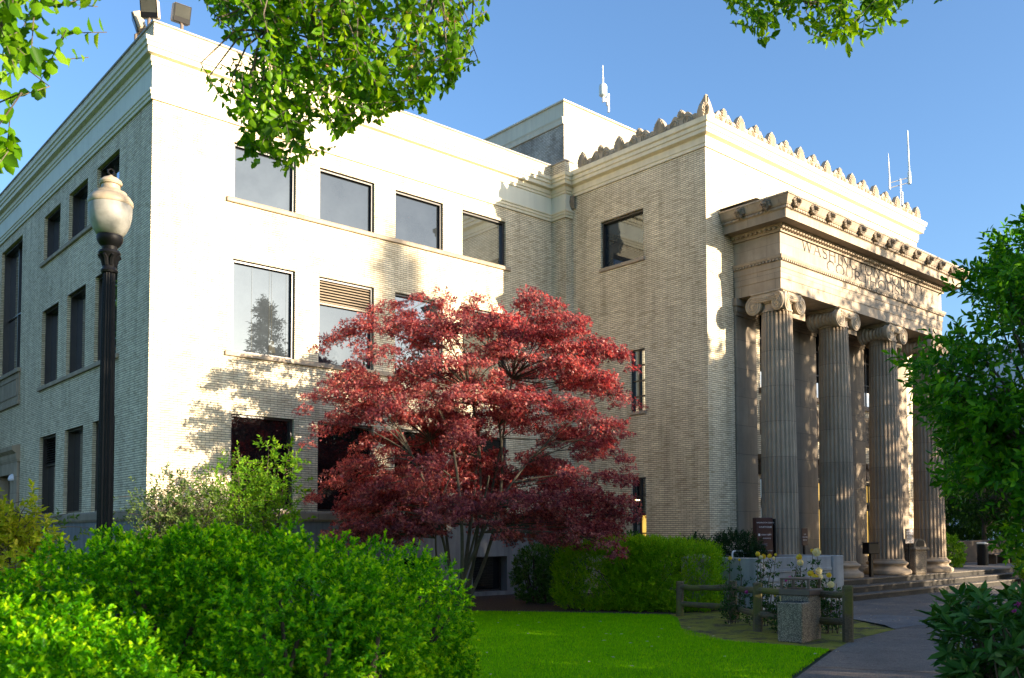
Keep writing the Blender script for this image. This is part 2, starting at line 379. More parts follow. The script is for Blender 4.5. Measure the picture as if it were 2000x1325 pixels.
def tag(o, label=None, cat=None, group=None, kind=None):
    if label: o['label'] = label
    if cat: o['category'] = cat
    if group: o['group'] = group
    if kind: o['kind'] = kind
    return o
def thing(name, label, cat, loc=(0, 0, 0), group=None, rz=0.0):
    o = bpy.data.objects.new(name, None); COL.objects.link(o); o.empty_display_size = 0.3
    o.location = loc; o.rotation_euler = (0, 0, rz); return tag(o, label, cat, group)

# ---------------------------------------------------------------- leaves
def unit(a): return a/(np.linalg.norm(a, axis=-1, keepdims=True)+1e-9)
def rdir(n): return unit(rng.normal(size=(n, 3)))
def leaf_arrays(P, A, N, L, wr=0.5, fold=0.18, curl=0.12):
    """folded two-quad blades: P base points, A growth direction, N face normal, L length"""
    A = unit(A); N = unit(N-A*np.sum(A*N, -1, keepdims=True)); B = np.cross(A, N); L = np.asarray(L)[:, None]; n = len(P)
    W = L*wr*.5
    vs = np.stack([P, P+A*L*.33+B*W*.92+N*L*fold*wr, P+A*L*.70+B*W*.80+N*L*(fold*wr-curl*.5), P+A*L-N*L*curl,
                   P+A*L*.70-B*W*.80+N*L*(fold*wr-curl*.5), P+A*L*.33-B*W*.92+N*L*fold*wr], 1).reshape(-1, 3)
    b = (np.arange(n)*6)[:, None]
    fs = np.concatenate([b+np.array([[0, 1, 2, 3]]), b+np.array([[0, 3, 4, 5]])], 0)
    return vs, fs
def star_arrays(P, A, N, L, lobes=3, wr=0.34, spread=0.85):
    """palmate leaf: narrow lobes from one stalk point"""
    A = unit(A); N = unit(N-A*np.sum(A*N, -1, keepdims=True)); B = np.cross(A, N); L = np.asarray(L)[:, None]; n = len(P)
    V = [P]; F = []; st = 1+3*lobes; b = (np.arange(n)*st)[:, None]
    for k in range(lobes):
        a = (k-(lobes-1)/2)*spread; D = A*math.cos(a)+B*math.sin(a); E = np.cross(D, N); l = L*(1.0-.18*abs(k-(lobes-1)/2))
        V += [P+D*l*.5+E*l*wr*.5, P+D*l-N*l*.22, P+D*l*.5-E*l*wr*.5]
        F.append(b+np.array([[0, 1+3*k, 2+3*k, 3+3*k]]))
    return np.stack(V, 1).reshape(-1, 3), np.concatenate(F, 0)
def leaves(name, mat, P, A, N, L, parent=None, wr=0.5, star=0, **kw):
    V, F = star_arrays(P, A, N, L, star, wr) if star else leaf_arrays(P, A, N, L, wr, **kw)
    return np_mesh(name, V, F, mat, parent)
def sprigs(P, D, n, length, leaf, jitter=.25, droop=0.0, up=0.0, phase=2.4, ang=1.0):
    """n leaves spiralling along a shoot of given length from each P in direction D"""
    m = len(P); D = unit(D); ref = np.where(np.abs(D[:, 2:3]) < .9, np.array([[0, 0, 1.]]), np.array([[1., 0, 0]]))
    E = unit(np.cross(D, ref)); G = np.cross(D, E); ph = rng.uniform(0, 6.28, m)[:, None]
    length = np.broadcast_to(np.asarray(length, float), (m,))[:, None]
    PP, AA, NN, LL = [], [], [], []
    for k in range(n):
        t = (k+.5)/n; an = ph+phase*k
        S = np.cos(an)*E+np.sin(an)*G
        p = P+D*length*t; p[:, 2] -= (droop*length[:, 0]*t*t)
        a = unit(S*math.sin(ang*(1-.55*t))+D*math.cos(ang*(1-.55*t))+np.array([0, 0, up])+rng.normal(0, jitter, (m, 3)))
        PP.append(p); AA.append(a); NN.append(unit(D+rng.normal(0, jitter, (m, 3))+np.array([0, 0, .4])))
        LL.append(leaf*rng.uniform(.7, 1.15, m)*(1-.35*abs(t-.55)))
    return np.concatenate(PP), np.concatenate(AA), np.concatenate(NN), np.concatenate(LL)
def bez(a, b, c, n=10):
    a, b, c = map(lambda q: np.array(q, float), (a, b, c)); t = np.linspace(0, 1, n)[:, None]
    return list((1-t)**2*a+2*t*(1-t)*b+t*t*c)

# ================================================================ GROUND
def sheet(name, poly, z, mat, kind='structure', label=None):
    me = bpy.data.meshes.new(name); me.from_pydata([(x, y, z) for x, y in poly], [], [tuple(range(len(poly)))])
    me.materials.append(MATS[mat]); o = bpy.data.objects.new(name, me); COL.objects.link(o)
    if me.polygons[0].normal.z < 0: me.flip_normals()
    o['kind'] = kind; return o
sheet('ground', [(-400, -400), (400, -400), (400, 500), (-400, 500)], -0.02, 'far_ground')
LAWN = [(-30, -30), (-12, -24), (-6, -19.4), (-2, -17.6), (0.4, -16.55), (2.73, -15.35), (3.44, -15.07), (5.81, -14.18), (5.9, -13.6), (5.62, -12.6), (5.62, -12.0),
        (5.9, -11.2), (6.7, -10.5), (7.6, -9.75), (8.6, -8.9), (9.06, -8.33), (8.3, -7.1), (7.57, -5.95), (7.0, -5.1), (6.32, -4.37), (4.5, -3.0), (1, -2.6), (-6, -2.4), (-30, -2.2)]
sheet('lawn', LAWN, 0.012, 'turf')
sheet('mulch_bed', [(-1, -3.2), (5, -5), (12.5, -10.5), (15.5, -9.2), (15.5, -6.2), (13.7, 0.3), (-1, 0.3)], 0.0, 'mulch')
sheet('moss_bed', [(9.2, -8.2), (8.6, -8.8), (6.7, -10.4), (5.8, -11.2), (5.5, -12), (5.5, -12.8), (5.75, -14.3), (7.4, -13.72), (9.67, -13.38), (10.9, -11.9), (11.6, -10.6), (11.3, -8.4)], 0.006, 'moss_soil')
sheet('pavement', [(60, -10), (60, -40), (-8, -40), (-8, -20.8), (-2.0, -17.72), (2.73, -15.45), (5.81, -14.26), (7.4, -13.74), (9.67, -13.40), (10.3, -12.9), (11.0, -11.9), (11.7, -10.6), (12.2, -9.6), (15.5, -9.0), (60, -7.0)], 0.010, 'paving')
pad = [(9.67, -13.36)]+[(11.15+1.55*math.cos(a)*1.0, -12.3+1.15*math.sin(a)) for a in np.linspace(-2.0, 1.3, 16)]+[(11.9, -10.7), (11.0, -11.85), (10.3, -12.85)]
sheet('pavement_pad', pad, 0.016, 'paving_pale')
mb = MB()
for a, b in (((8.2, -13.62), (11.5, -19.5)), ((10.0, -13.42), (14.5, -17.2)), ((3.8, -15.05), (6.8, -21))):
    a = np.array(a); b = np.array(b); d = (b-a)/np.linalg.norm(b-a)*.5; n = np.array([-d[1], d[0]])*.03
    mb.quad((*(a-n), .0145), (*(b-n), .0145), (*(b+n), .0145), (*(a+n), .0145))
o = mb.build('pavement_joint', 'letter_dark'); o['kind'] = 'structure'

# ================================================================ COURTHOUSE
CH = thing('courthouse', 'pale brick courthouse with stone columns, carved roof cresting and long sunlit wing', 'courthouse', (0, 0, 0))
XI, YP, XS, YW, XR = 13.32, -0.658, 13.63, -6.09, 26.95
ZC = 13.78

def cells(lo, hi, cuts):
    c = sorted({lo, hi, *[x for x in cuts if lo < x < hi]}); return list(zip(c[:-1], c[1:]))
def wall(mb, plane, at, a0, a1, z0, z1, ops, rev=0.1):
    """wall sheet on plane y=at ('y', facing -y) or x=at ('x', facing -x) with openings (a0,a1,z0,z1) and brick reveals"""
    P = (lambda a, d, z: (a, at+d, z)) if plane == 'y' else (lambda a, d, z: (at+d, a, z))
    for za, zb in cells(z0, z1, [q for o in ops for q in o[2:]]):
        for aa, ab in cells(a0, a1, [q for o in ops for q in o[:2]]):
            m, n = (aa+ab)/2, (za+zb)/2
            if any(o[0] < m < o[1] and o[2] < n < o[3] for o in ops): continue
            mb.quad(P(aa, 0, za), P(ab, 0, za), P(ab, 0, zb), P(aa, 0, zb))
    for p, q, r, s in ops:
        for (x1, y1), (x2, y2) in (((p, r), (q, r)), ((q, r), (q, s)), ((q, s), (p, s)), ((p, s), (p, r))):
            mb.quad(P(x1, 0, y1), P(x2, 0, y2), P(x2, rev, y2), P(x1, rev, y1))

WX = [(2.076, 3.826), (4.537, 6.303), (7.021, 8.751), (9.503, 11.267)]
WZ = [(2.52, 4.948), (6.517, 8.909), (10.458, 11.93)]
WY = [(2.30, 4.09), (4.90, 6.63), (7.50, 9.25), (11.85, 14.70), (17.2, 18.95), (19.8, 21.5), (22.3, 24.0)]
front_ops = [(a, b, z0, z1) for a, b in WX for z0, z1 in WZ]
side_ops = [(a, b, z0, z1) for i, (a, b) in enumerate(WY) if i != 3 for z0, z1 in WZ]+[(11.85, 14.70, 7.50, 12.05)]
door_op = (11.55, 15.0, 0.0, 4.9)
bs_ops = [(9.86, 11.25, 0.12, 1.21), (7.3, 8.6, 0.12, 1.21), (4.8, 6.1, 0.12, 1.21)]

mb = MB()
wall(mb, 'y', 0, 0, XI, 2.28, 12.40, front_ops)
wall(mb, 'x', 0, 0, 28, 2.28, 12.40, side_ops+[(door_op[0], door_op[1], 2.28, door_op[3])])
# backs and far sides
mb.quad((0, 28, 0), (XI, 28, 0), (XI, 28, 14.3), (0, 28, 14.3))
mb.build('brick_wall', 'brick', CH)
mb = MB()
wall(mb, 'x', XI, YP, 0, 0, 12.40, []); wall(mb, 'y', YP, XI, XS, 0, 12.40, [])
mb.build('corner_pier', 'brick', CH)
# parapet
mb = MB()
for p, q in (((0, 28), (0, 0)), ((0, 0), (XI, 0)), ((XI, 0), (XI, YP)), ((XI, YP), (XS+.1, YP))):
    mb.quad((*p, 13.7), (*q, 13.7), (*q, 14.30), (*p, 14.30))
mb.quad((XS+.1, YP, 13.7), (XS+.1, 6, 13.7), (XS+.1, 6, 14.3), (XS+.1, YP, 14.3))
mb.quad((.3, .3, 13.7), (XI, .3, 13.7), (XI, .3, 14.3), (.3, .3, 14.3)); mb.quad((.3, .3, 13.7), (.3, 28, 13.7), (.3, 28, 14.3), (.3, .3, 14.3))
mb.build('parapet', 'brick', CH)
mb = MB()
mb.sweep([(0, 28), (0, 0), (XI, 0), (XI, YP), (XS+.1, YP)], [(-.3, 14.30), (.03, 14.30), (.03, 14.345), (-.3, 14.35)])
mb.build('coping', 'grey_coping', CH)
mb = MB(); mb.quad((.3, .3, 13.75), (XI+2, .3, 13.75), (XI+2, 28, 13.75), (.3, 28, 13.75)); mb.quad((XS, YW, 13.80), (XR, YW, 13.80), (XR, 6, 13.80), (XS, 6, 13.80))
mb.build('roof', 'roof_felt', CH)
# cornice with frieze round the long wing
path = [(0, 28), (0, 0), (XI, 0), (XI, YP), (XS, YP)]
mb = MB(); mb.sweep(path, [(0, 12.38), (.05, 12.38), (.05, 12.46), (.075, 12.48), (.075, 12.55), (.10, 12.57), (.10, 12.61), (.03, 12.63)], False)
mb.sweep(path, [(.03, 13.17), (.06, 13.19), (.06, 13.26), (.09, 13.28), (.09, 13.41), (.20, 13.44), (.20, 13.56), (.235, 13.58), (.235, 13.66), (.27, 13.69), (.28, 13.78), (0, 13.80)], False)
mb.build('cornice', 'cream_paint', CH)
mb = MB(); mb.sweep(path, [(.03, 12.63), (.03, 13.17)], False); mb.build('frieze', 'pale_frieze', CH)
# stone ledge and concrete base
mb = MB(); mb.sweep([(0, 11.5), (0, 0), (XI, 0)], [(0, 2.24), (.10, 2.24), (.13, 2.30), (.13, 2.46), (.10, 2.50), (0, 2.51)])
mb.sweep([(0, 28), (0, 15.05)], [(0, 2.24), (.10, 2.24), (.13, 2.30), (.13, 2.46), (.10, 2.50), (0, 2.51)])
mb.build('ledge', 'ledge_stone', CH)
mb = MB()
wall(mb, 'y', -.06, -.06, XI, 0, 2.28, bs_ops, .35); wall(mb, 'x', -.06, -.06, 28, 0, 2.28, [(door_op[0], door_op[1], 0, 2.28)], .3)
mb.build('base_wall', 'base_concrete', CH)

def window(plane, at, a0, a1, z0, z1, depth=.16, jamb=.1, fw=.055, pane='pane_dark', mull=(), rails=(), louver=0.0, shade=0.0, metal='bronze'):
    """a window part: metal frame in the opening, panes and blinds as its own pieces"""
    P = (lambda a, d, z: (a, at+d, z)) if plane == 'y' else (lambda a, d, z: (at+d, a, z))
    def bx(m, a, b, d0, d1, c, d):
        p, q = P(a, d0, c), P(b, d1, d); m.box(min(p[0], q[0]), max(p[0], q[0]), min(p[1], q[1]), max(p[1], q[1]), c, d)
    m = MB(); e = .004
    for a, b, c, d in ((a0-e, a0+fw, z0-e, z1+e), (a1-fw, a1+e, z0-e, z1+e), (a0+fw, a1-fw, z0-e, z0+fw), (a0+fw, a1-fw, z1-fw, z1+e)):
        bx(m, a, b, jamb, depth+.03, c, d)
    for x in mull: bx(m, x-.03, x+.03, depth-.05, depth+.02, z0+fw, z1-fw)
    for z in rails: bx(m, a0+fw, a1-fw, depth-.045, depth+.015, z-.02, z+.02)
    W = m.build('window', metal, CH)
    m = MB(); m.quad(P(a0, depth, z0), P(a1, depth, z0), P(a1, depth, z1), P(a0, depth, z1)); m.build('pane', pane, W)
    if louver:
        m = MB(); n = int((louver)/.07)
        for k in range(n):
            z = z1-fw-(k+.5)*louver/n
            q = [P(a0+fw, depth-.01, z+.03), P(a1-fw, depth-.01, z+.03), P(a1-fw, depth-.075, z-.025), P(a0+fw, depth-.075, z-.025)]; m.quad(*q)
        bx(m, a0+fw, a1-fw, depth-.08, depth-.003, z1-fw-louver-.05, z1-fw-louver); m.build('louver', 'louver_tan' if plane == 'y' else 'bronze', W)
    if shade:
        m = MB(); m.quad(P(a0+fw, depth-.004, z0+fw), P(a0+fw+.45, depth-.004, z0+fw), P(a0+fw+.45, depth-.004, z0+shade), P(a0+fw, depth-.004, z0+shade)); m.build('blind', 'tan_housing', W)
    return W
panes = {(0, 2): 'pane_grey', (0, 1): 'pane_grey', (1, 2): 'pane_sky', (2, 2): 'pane_sky', (3, 2): 'pane_shade', (3, 1): 'pane_shade', (1, 1): 'pane_sky', (2, 1): 'pane_sky'}
for i, (a, b) in enumerate(WX):
    for j, (z0, z1) in enumerate(WZ):
        window('y', 0, a, b, z0, z1, .17, .08, .06, panes.get((i, j), 'pane_dark'), louver=.62 if (i, j) == (1, 1) else 0)
m = MB()
for f_ in (.34, .62, .66, .90): x_ = 2.076+1.75*f_; m.quad((x_, .163, 6.6), (x_+.014, .163, 6.6), (x_+.014, .163, 8.85), (x_, .163, 8.85))
m.build('blind', 'pane_shade', CH)
m = MB(); m.prism([(3.16, 6.66), (3.36, 6.66), (3.30, 6.98), (3.22, 7.0), (3.18, 6.9)], .160, .165, 'y'); m.build('desk_lamp', 'pane_shade', CH)
for i, (a, b) in enumerate(WY):
    if i == 3: window('x', 0, a, b, 7.5, 12.05, .28, .10, .08, 'pane_sky', mull=((a+b)/2,), rails=(9.6,)); continue
    for j, (z0, z1) in enumerate(WZ):
        window('x', 0, a, b, z0, z1, .26, .10, .06, 'pane_dark' if j == 0 else 'pane_sky', louver=.8 if (i, j) == (2, 0) else 0, shade=1.0 if (i, j) == (1, 1) else 0)
for a, b, c, d in bs_ops: window('y', -.06, a, b, c, d, .34, .3, .05, 'pane_dark')
# stone sills
def sill(plane, at, a0, a1, z, mat='stone', h=.11, out=.07):
    m = MB()
    if plane == 'y': m.bbox(a0, a1, at-out, at+.12, z-h, z+.012, .012)
    else: m.bbox(at-out, at+.12, a0, a1, z-h, z+.012, .012)
    return m.build('sill', mat, CH)
for z in (WZ[1][0], WZ[2][0]):
    sill('y', 0, 1.88, 11.45, z); sill('x', 0, 2.10, 9.45, z); sill('x', 0, 17.0, 24.2, z)
# soldier-course joint above the top windows
# stair bay: tall window sill, stone panel, stone door surround, wall lamp
m = MB(); m.bbox(-.10, .2, 11.7, 14.85, 7.36, 7.505, .015); m.bbox(-.045, .2, 11.78, 14.77, 6.45, 7.36, .01); m.bbox(-.07, .2, 11.74, 14.81, 6.28, 6.45, .015)
for a, b, c, d in ((11.95, 14.6, 7.16, 7.22), (11.95, 14.6, 6.58, 6.64), (11.95, 12.01, 6.64, 7.16), (14.54, 14.6, 6.64, 7.16)): m.box(-.065, -.03, a, b, c, d)
m.build('spandrel_panel', 'stone', CH)
m = MB(); m.bbox(-.08, .3, 11.6, 12.45, 0, 4.35, .015); m.bbox(-.08, .3, 14.1, 14.95, 0, 4.35, .015); m.bbox(-.08, .3, 12.45, 14.1, 3.95, 4.35, .015)
m.sweep([(0, 15.0), (0, 11.55)], [(0, 4.35), (.08, 4.35), (.12, 4.5), (.12, 4.62), (.24, 4.72), (.26, 4.86), (0, 4.92)])
m.build('door_surround', 'stone', CH)
m = MB(); m.box(.25, .32, 12.45, 12.60, 0, 3.95); m.box(.25, .32, 13.95, 14.1, 0, 3.95); m.box(.25, .32, 12.6, 13.95, 3.80, 3.95); m.box(.25, .32, 12.6, 13.95, 2.6, 2.72); m.box(.26, .31, 13.2, 13.3, 0, 2.6)
D = m.build('door', 'rust_frame', CH); m = MB(); m.quad((.29, 12.5, 0), (.29, 14.05, 0), (.29, 14.05, 3.9), (.29, 12.5, 3.9)); m.build('pane', 'pane_dark', D)
m = MB(); m.lathe([(.02, -.06), (.13, -.05), (.15, 0), (.12, .10), (.05, .17), (.0, .18)], 16, (-.08, 12.1, 3.78)); m.box(-.04, .0, 12.04, 12.16, 3.7, 3.9)
m.build('wall_lamp', 'sign_white', CH, True)

# ---------------------------------------------------------------- column wing: walls
side_w = [(-3.742, -1.959, 10.402, 11.939), (-3.75, -3.183, 5.647, 7.582), (-3.75, -3.183, 1.35, 3.618)]
gaps = [17.02, 20.22, 23.40]
front_w = []
for x in gaps: front_w += [(x-.42, x+.42, 6.40, 9.6), (x-.5, x+.5, .53, 3.70)]
mb = MB()
wall(mb, 'x', XS, YW, YP, 0, 13.14, side_w)
wall(mb, 'y', YW, XS, 14.93, 0, 13.14, []); wall(mb, 'y', YW, 14.93, 25.42, 9.6, 13.14, []); wall(mb, 'y', YW, 25.42, XR, 0, 13.14, [])
wall(mb, 'y', -5.86, 14.9, 25.6, 0, 9.6, front_w, .08)
mb.quad((14.93, YW, 0), (14.93, -5.86, 0), (14.93, -5.86, 9.6), (14.93, YW, 9.6)); mb.quad((25.42, YW, 0), (25.42, -5.86, 0), (25.42, -5.86, 9.6), (25.42, YW, 9.6))
mb.quad((XR, YW, 0), (XR, 10, 0), (XR, 10, 13.14), (XR, YW, 13.14))
mb.build('portico_wall', 'brick', CH)
window('x', XS, *side_w[0], .20, .08, .06, 'pane_sky')
for k in (1, 2): window('x', XS, *side_w[k], .12, .05, .035, 'pane_dark', mull=(-3.47,), rails=tuple(np.linspace(side_w[k][2], side_w[k][3], 5)[1:-1]))
m = MB(); m.box(XS+.115, XS+.119, -3.72, -3.5, 1.4, 2.5); m.build('lit_room', 'lit_yellow', CH)
m = MB(); m.box(XS+.105, XS+.117, -3.43, -3.22, 2.92, 2.955); m.build('tube_light', 'tube_light', CH)
sill('x', XS, -3.80, -1.90, 10.402, 'stone', .10, .05); sill('x', XS, -3.79, -3.14, 5.647, 'stone', .09, .05); sill('x', XS, -3.79, -3.14, 1.35, 'stone', .09, .05)
for x in gaps:
    window('y', -5.86, x-.42, x+.42, 6.40, 9.6, .14, .06, .04, 'pane_dark', mull=(x,), rails=(7.2, 8.0, 8.8))
    m = MB(); m.box(x-.37, x+.37, -5.735, -5.725, 6.45, 6.95); m.build('lit_blind', 'lit_white', CH)
    m = MB(); m.bbox(x-.5, x+.5, -5.95, -5.78, 6.24, 6.40, .01); m.build('sill', 'rust_frame', CH)
    m = MB(); m.bbox(x-.48, x+.48, -5.90, -5.80, 4.95, 6.02, .015)
    for a, b, c, d in ((x-.42, x+.42, 5.0, 5.06), (x-.42, x+.42, 5.91, 5.97), (x-.42, x-.36, 5.06, 5.91), (x+.36, x+.42, 5.06, 5.91)): m.box(a, b, -5.93, -5.899, c, d)
    for k in range(4):
        for sgn in (-1, 1):
            t = np.linspace(0, 5.5, 18); cx, cz = x+sgn*.17, 5.18+k*.2
            m.tube([(cx+sgn*(.10-.014*a)*math.cos(a), -5.915, cz+(.10-.014*a)*math.sin(a)) for a in t], .016, 5)
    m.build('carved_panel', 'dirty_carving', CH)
    m = MB(); m.bbox(x-.66, x+.66, -6.12, -5.80, 4.14, 4.34, .02); m.bbox(x-.60, x+.60, -6.03, -5.80, 4.03, 4.14, .01)
    for s in (-1, 1): m.bbox(x+s*.52-.09, x+s*.52+.09, -6.05, -5.8, 3.72, 4.03, .02)
    m.build('door_hood', 'rust_frame', CH)
    W = window('y', -5.86, x-.5, x+.5, .53, 3.70, .12, .04, .07, 'pane_dark', mull=(x,), rails=(2.75, 2.95))
    m = MB(); m.box(x-.42, x+.42, -5.75, -5.742, 3.0, 3.58); m.box(x-.42, x+.42, -5.75, -5.742, 1.1, 2.7); m.build('lit_glass', 'lit_yellow' if x > 18 else 'lit_blue', W)
# flat stone piers behind the columns
CX = [15.43+3.18*k for k in range(4)]; CY = -7.22
pm = None
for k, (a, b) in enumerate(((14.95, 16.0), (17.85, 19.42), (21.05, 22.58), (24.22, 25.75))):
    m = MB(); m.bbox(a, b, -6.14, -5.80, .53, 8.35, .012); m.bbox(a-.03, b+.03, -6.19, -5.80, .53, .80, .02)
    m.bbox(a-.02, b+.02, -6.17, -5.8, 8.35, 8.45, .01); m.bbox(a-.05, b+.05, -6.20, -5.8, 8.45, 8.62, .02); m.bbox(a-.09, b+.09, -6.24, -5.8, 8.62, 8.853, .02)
    m.build('pilaster', 'shaded_pier_stone', CH)

# ---------------------------------------------------------------- wing cornice and cresting
mb = MB(); mb.sweep([(XS, YP-.02), (XS, YW), (XR, YW), (XR, 10)], [(0, 13.10), (.04, 13.10), (.04, 13.19), (.065, 13.21), (.065, 13.40), (.20, 13.45), (.20, 13.56), (.235, 13.58), (.235, 13.69), (.285, 13.72), (.30, 13.86), (-.3, 13.87)])
mb.build('cornice', 'cream_paint', CH)
m = MB()
for k in range(6): m.tube([(XS-.10, YP-.13+.045*k-.06, 13.12), (XS-.13, YP-.13+.045*k-.06, 12.95), (XS-.09, YP-.13+.036*k-.05, 12.80), (XS-.02, YP-.13+.03*k-.04, 12.70)], .028, 6)
m.build('corbel', 'dirty_carving', CH, True)
def palmette(mb, cx, h, wd, z0, ribs=5, th=.07):
    """upright leaf with fanned ribs; outline in local (a,z)"""
    out = [(cx-wd*.32, z0), (cx-wd*.46, z0+h*.30), (cx-wd*.5, z0+h*.52), (cx-wd*.34, z0+h*.76), (cx-wd*.10, z0+h*.95), (cx, z0+h),
           (cx+wd*.10, z0+h*.95), (cx+wd*.34, z0+h*.76), (cx+wd*.5, z0+h*.52), (cx+wd*.46, z0+h*.30), (cx+wd*.32, z0)]
    mb.prism(out, -th, th, 'y')
    for k in range(-ribs, ribs+1):
        a = k/ribs*1.25; L = h*(.86-.30*abs(k/ribs)**1.5)
        b0 = np.array([cx, -th-.005, z0+h*.12]); d = np.array([math.sin(a)*.8*wd/h*1.15, 0, math.cos(a)])
        mb.tube([b0+d*L*.2, b0+d*L*.6+np.array([0, -.012, 0]), b0+d*L*.88], [.010, .022, .030], 5)
def spiral(mb, cx, cz, r, turns, sgn, y, rad, start=1.57, n=34):
    pts = []
    for t in np.linspace(0, 1, n):
        a = start+sgn*turns*6.283*t; rr = r*(1-.88*t); pts.append((cx+rr*math.cos(a), y, cz+rr*math.sin(a)))
    mb.tube(pts, [rad*(1-.45*t) for t in np.linspace(0, 1, n)], 5)
def cresting_unit():
    """one repeat, centred on the small palmette: two big scrolls, two small, low wavy back slab"""
    mb = MB(); hw = .83
    top = []
    for t in np.linspace(-hw, hw, 41):
        a = abs(t)/hw; z = .23+.22*math.exp(-((a-.27)/.20)**2)+.06*math.exp(-((a-.62)/.10)**2)-.02*math.exp(-((a-.47)/.07)**2)+.05*math.exp(-((a-1)/.2)**2); top.append((t, z))
    mb.prism([(-hw, 0)]+top+[(hw, 0)], -.05, .05, 'y')
    palmette(mb, 0, .31, .25, .28, 3, .06)
    for s in (-1, 1):
        spiral(mb, s*.23, .17, .155, 2.1, s, -.065, .024, 1.57); spiral(mb, s*.52, .11, .085, 1.6, -s, -.065, .018, 1.57)
        mb.tube([(s*.25, -.055, .33), (s*.38, -.06, .26), (s*.42, -.06, .12), (s*.50, -.06, .03)], .018, 5)
        mb.tube([(s*.63, -.055, .04), (s*.68, -.06, .14), (s*.64, -.055, .21)], .018, 5)
    return mb
def big_palmette():
    mb = MB(); palmette(mb, 0, .61, .43, 0, 5, .075); return mb
unit_me = cresting_unit().build('cresting_scroll', 'carved_stone', CH, True); big_me = big_palmette().build('cresting_palmette', 'carved_stone', CH, True)
def put(src, x, y, rz, first=[]):
    o = src if src not in first else src.copy()
    if src in first: COL.objects.link(o); o.parent = CH
    first.append(src); o.location = (x, y, 13.87); o.rotation_euler = (0, 0, rz); return o
PF = (XR-XS)/8
for k in range(8):
    o = put(unit_me, XS+PF*(k+.5), YW-.02, 0); o.scale = (PF/1.66, 1, 1)
    if k: put(big_me, XS+PF*k, YW-.02, 0)
PS = 1.62
for k in range(3):
    put(unit_me, XS-.02, YW+PS*(k+.5), -math.pi/2); put(big_me, XS-.02, YW+PS*(k+1), -math.pi/2)
for x, y, a in ((XS, YW, 0), (XS, YW, -math.pi/2), (XR, YW, 0)):
    o = put(big_me, x, y, a)
m = MB()   # pointed corner leaf: two half leaves folded round the corner
for s, ax in ((1, 'x'), (1, 'y')):
    out = [(0, 0), (.30, 0), (.34, .16), (.30, .34), (.19, .52), (.05, .68), (0, .71)]
    if ax == 'x': m.prism([(XS-.06+a, 13.87+b) for a, b in out], YW-.12, YW-.02, 'y')
    else: m.prism([(YW-.12+a, 13.87+b) for a, b in out], XS-.10, XS-.0, 'x')
m.build('cresting_corner', 'carved_stone', CH)

# ---------------------------------------------------------------- attic block behind
mb = MB(); AX0, AY0, AX1, AY1, AZ = 16.9, 3.0, 28.0, 12.0, 19.45
c0 = pixplane(1101, 195, 1, 3.0); AX0, AZ = float(c0[0]), float(c0[2])
mb.quad((AX0, AY1, 13), (AX0, AY0, 13), (AX0, AY0, AZ-.7), (AX0, AY1, AZ-.7)); mb.build('attic_wall', 'brick_stained', CH)
mb = MB(); mb.quad((AX0, AY0, 13), (AX1, AY0, 13), (AX1, AY0, AZ-.06), (AX0, AY0, AZ-.06)); mb.quad((AX1, AY0, 13), (AX1, AY1, 13), (AX1, AY1, AZ), (AX1, AY0, AZ)); mb.build('attic_wall', 'brick', CH)
mb = MB(); mb.quad((AX0, AY1, AZ-.7), (AX0, AY0, AZ-.7), (AX0, AY0, AZ-.06), (AX0, AY1, AZ-.06))
mb.sweep([(AX0, AY1), (AX0, AY0)], [(0, AZ-.95), (.05, AZ-.95), (.07, AZ-.78), (.10, AZ-.70), (0, AZ-.68)])
mb.sweep([(AX0, AY1), (AX0, AY0), (AX1, AY0)], [(0, AZ-.06), (.06, AZ-.06), (.06, AZ), (-.4, AZ+.01)]); mb.build('attic_band', 'cream_paint', CH)
mb = MB(); mb.quad((AX0+.2, AY0+.2, AZ-.02), (AX1, AY0+.2, AZ-.02), (AX1, AY1, AZ-.02), (AX0+.2, AY1, AZ-.02)); mb.build('roof', 'roof_felt', CH)

# ---------------------------------------------------------------- portico entablature
EX0, EX1, EY = 14.98, 25.37, -7.65
pth = [(EX0, YW), (EX0, EY), (EX1, EY), (EX1, YW)]
mb = MB(); mb.sweep(pth, [(-.8, 8.855), (0, 8.855), (0, 9.17), (.0, 9.17), (.018, 9.185), (.018, 9.47), (.036, 9.485), (.036, 9.66), (.05, 9.67)], False)
mb.build('architrave', 'stone', CH)
mb = MB()
z = 9.66
mb.sweep(pth, [(.03, 9.66), (.06, 9.68), (.06, 9.71), (.10, 9.74), (.12, 9.80), (.12, 9.83), (.0, 9.85)])
def runs(step, off):
    """points along the three faces of the entablature, with outward normal"""
    out = []
    P = [np.array(p, float) for p in pth]
    for a, b in zip(P[:-1], P[1:]):
        d = b-a; L = np.linalg.norm(d); d /= L; n = np.array([d[1], -d[0]]); k = max(1, round((L+2*off*(L > 4))/step))
        for i in range(k):
            t = -off*(L > 4)+(i+.5)*((L+2*off*(L > 4))/k); out.append((a+d*t+n*off, d, n))
    return out
for p, d, n in runs(.11, .07):
    q = p+n*.01; M = Matrix(((d[0], -n[0], 0, q[0]), (d[1], -n[1], 0, q[1]), (0, 0, 1, 9.70), (0, 0, 0, 1))); mb.box(-.03, .03, -.02, .03, -.028, .028, M)
mb.build('moulding', 'stone', CH)
mb = MB(); mb.sweep(pth, [(0, 9.85), (0, 10.62)], False); mb.build('portico_frieze', 'frieze_stone', CH)
mb = MB(); mb.sweep(pth, [(0, 10.50), (.06, 10.50), (.08, 10.56), (.12, 10.60), (.20, 10.64), (.20, 10.68), (.52, 10.68), (.52, 10.72), (.54, 10.90), (.56, 10.92), (.60, 10.93), (.60, 11.00), (.62, 11.01), (.66, 11.06), (.70, 11.16), (.74, 11.24), (.76, 11.24), (.76, 11.29), (-.9, 11.42)])
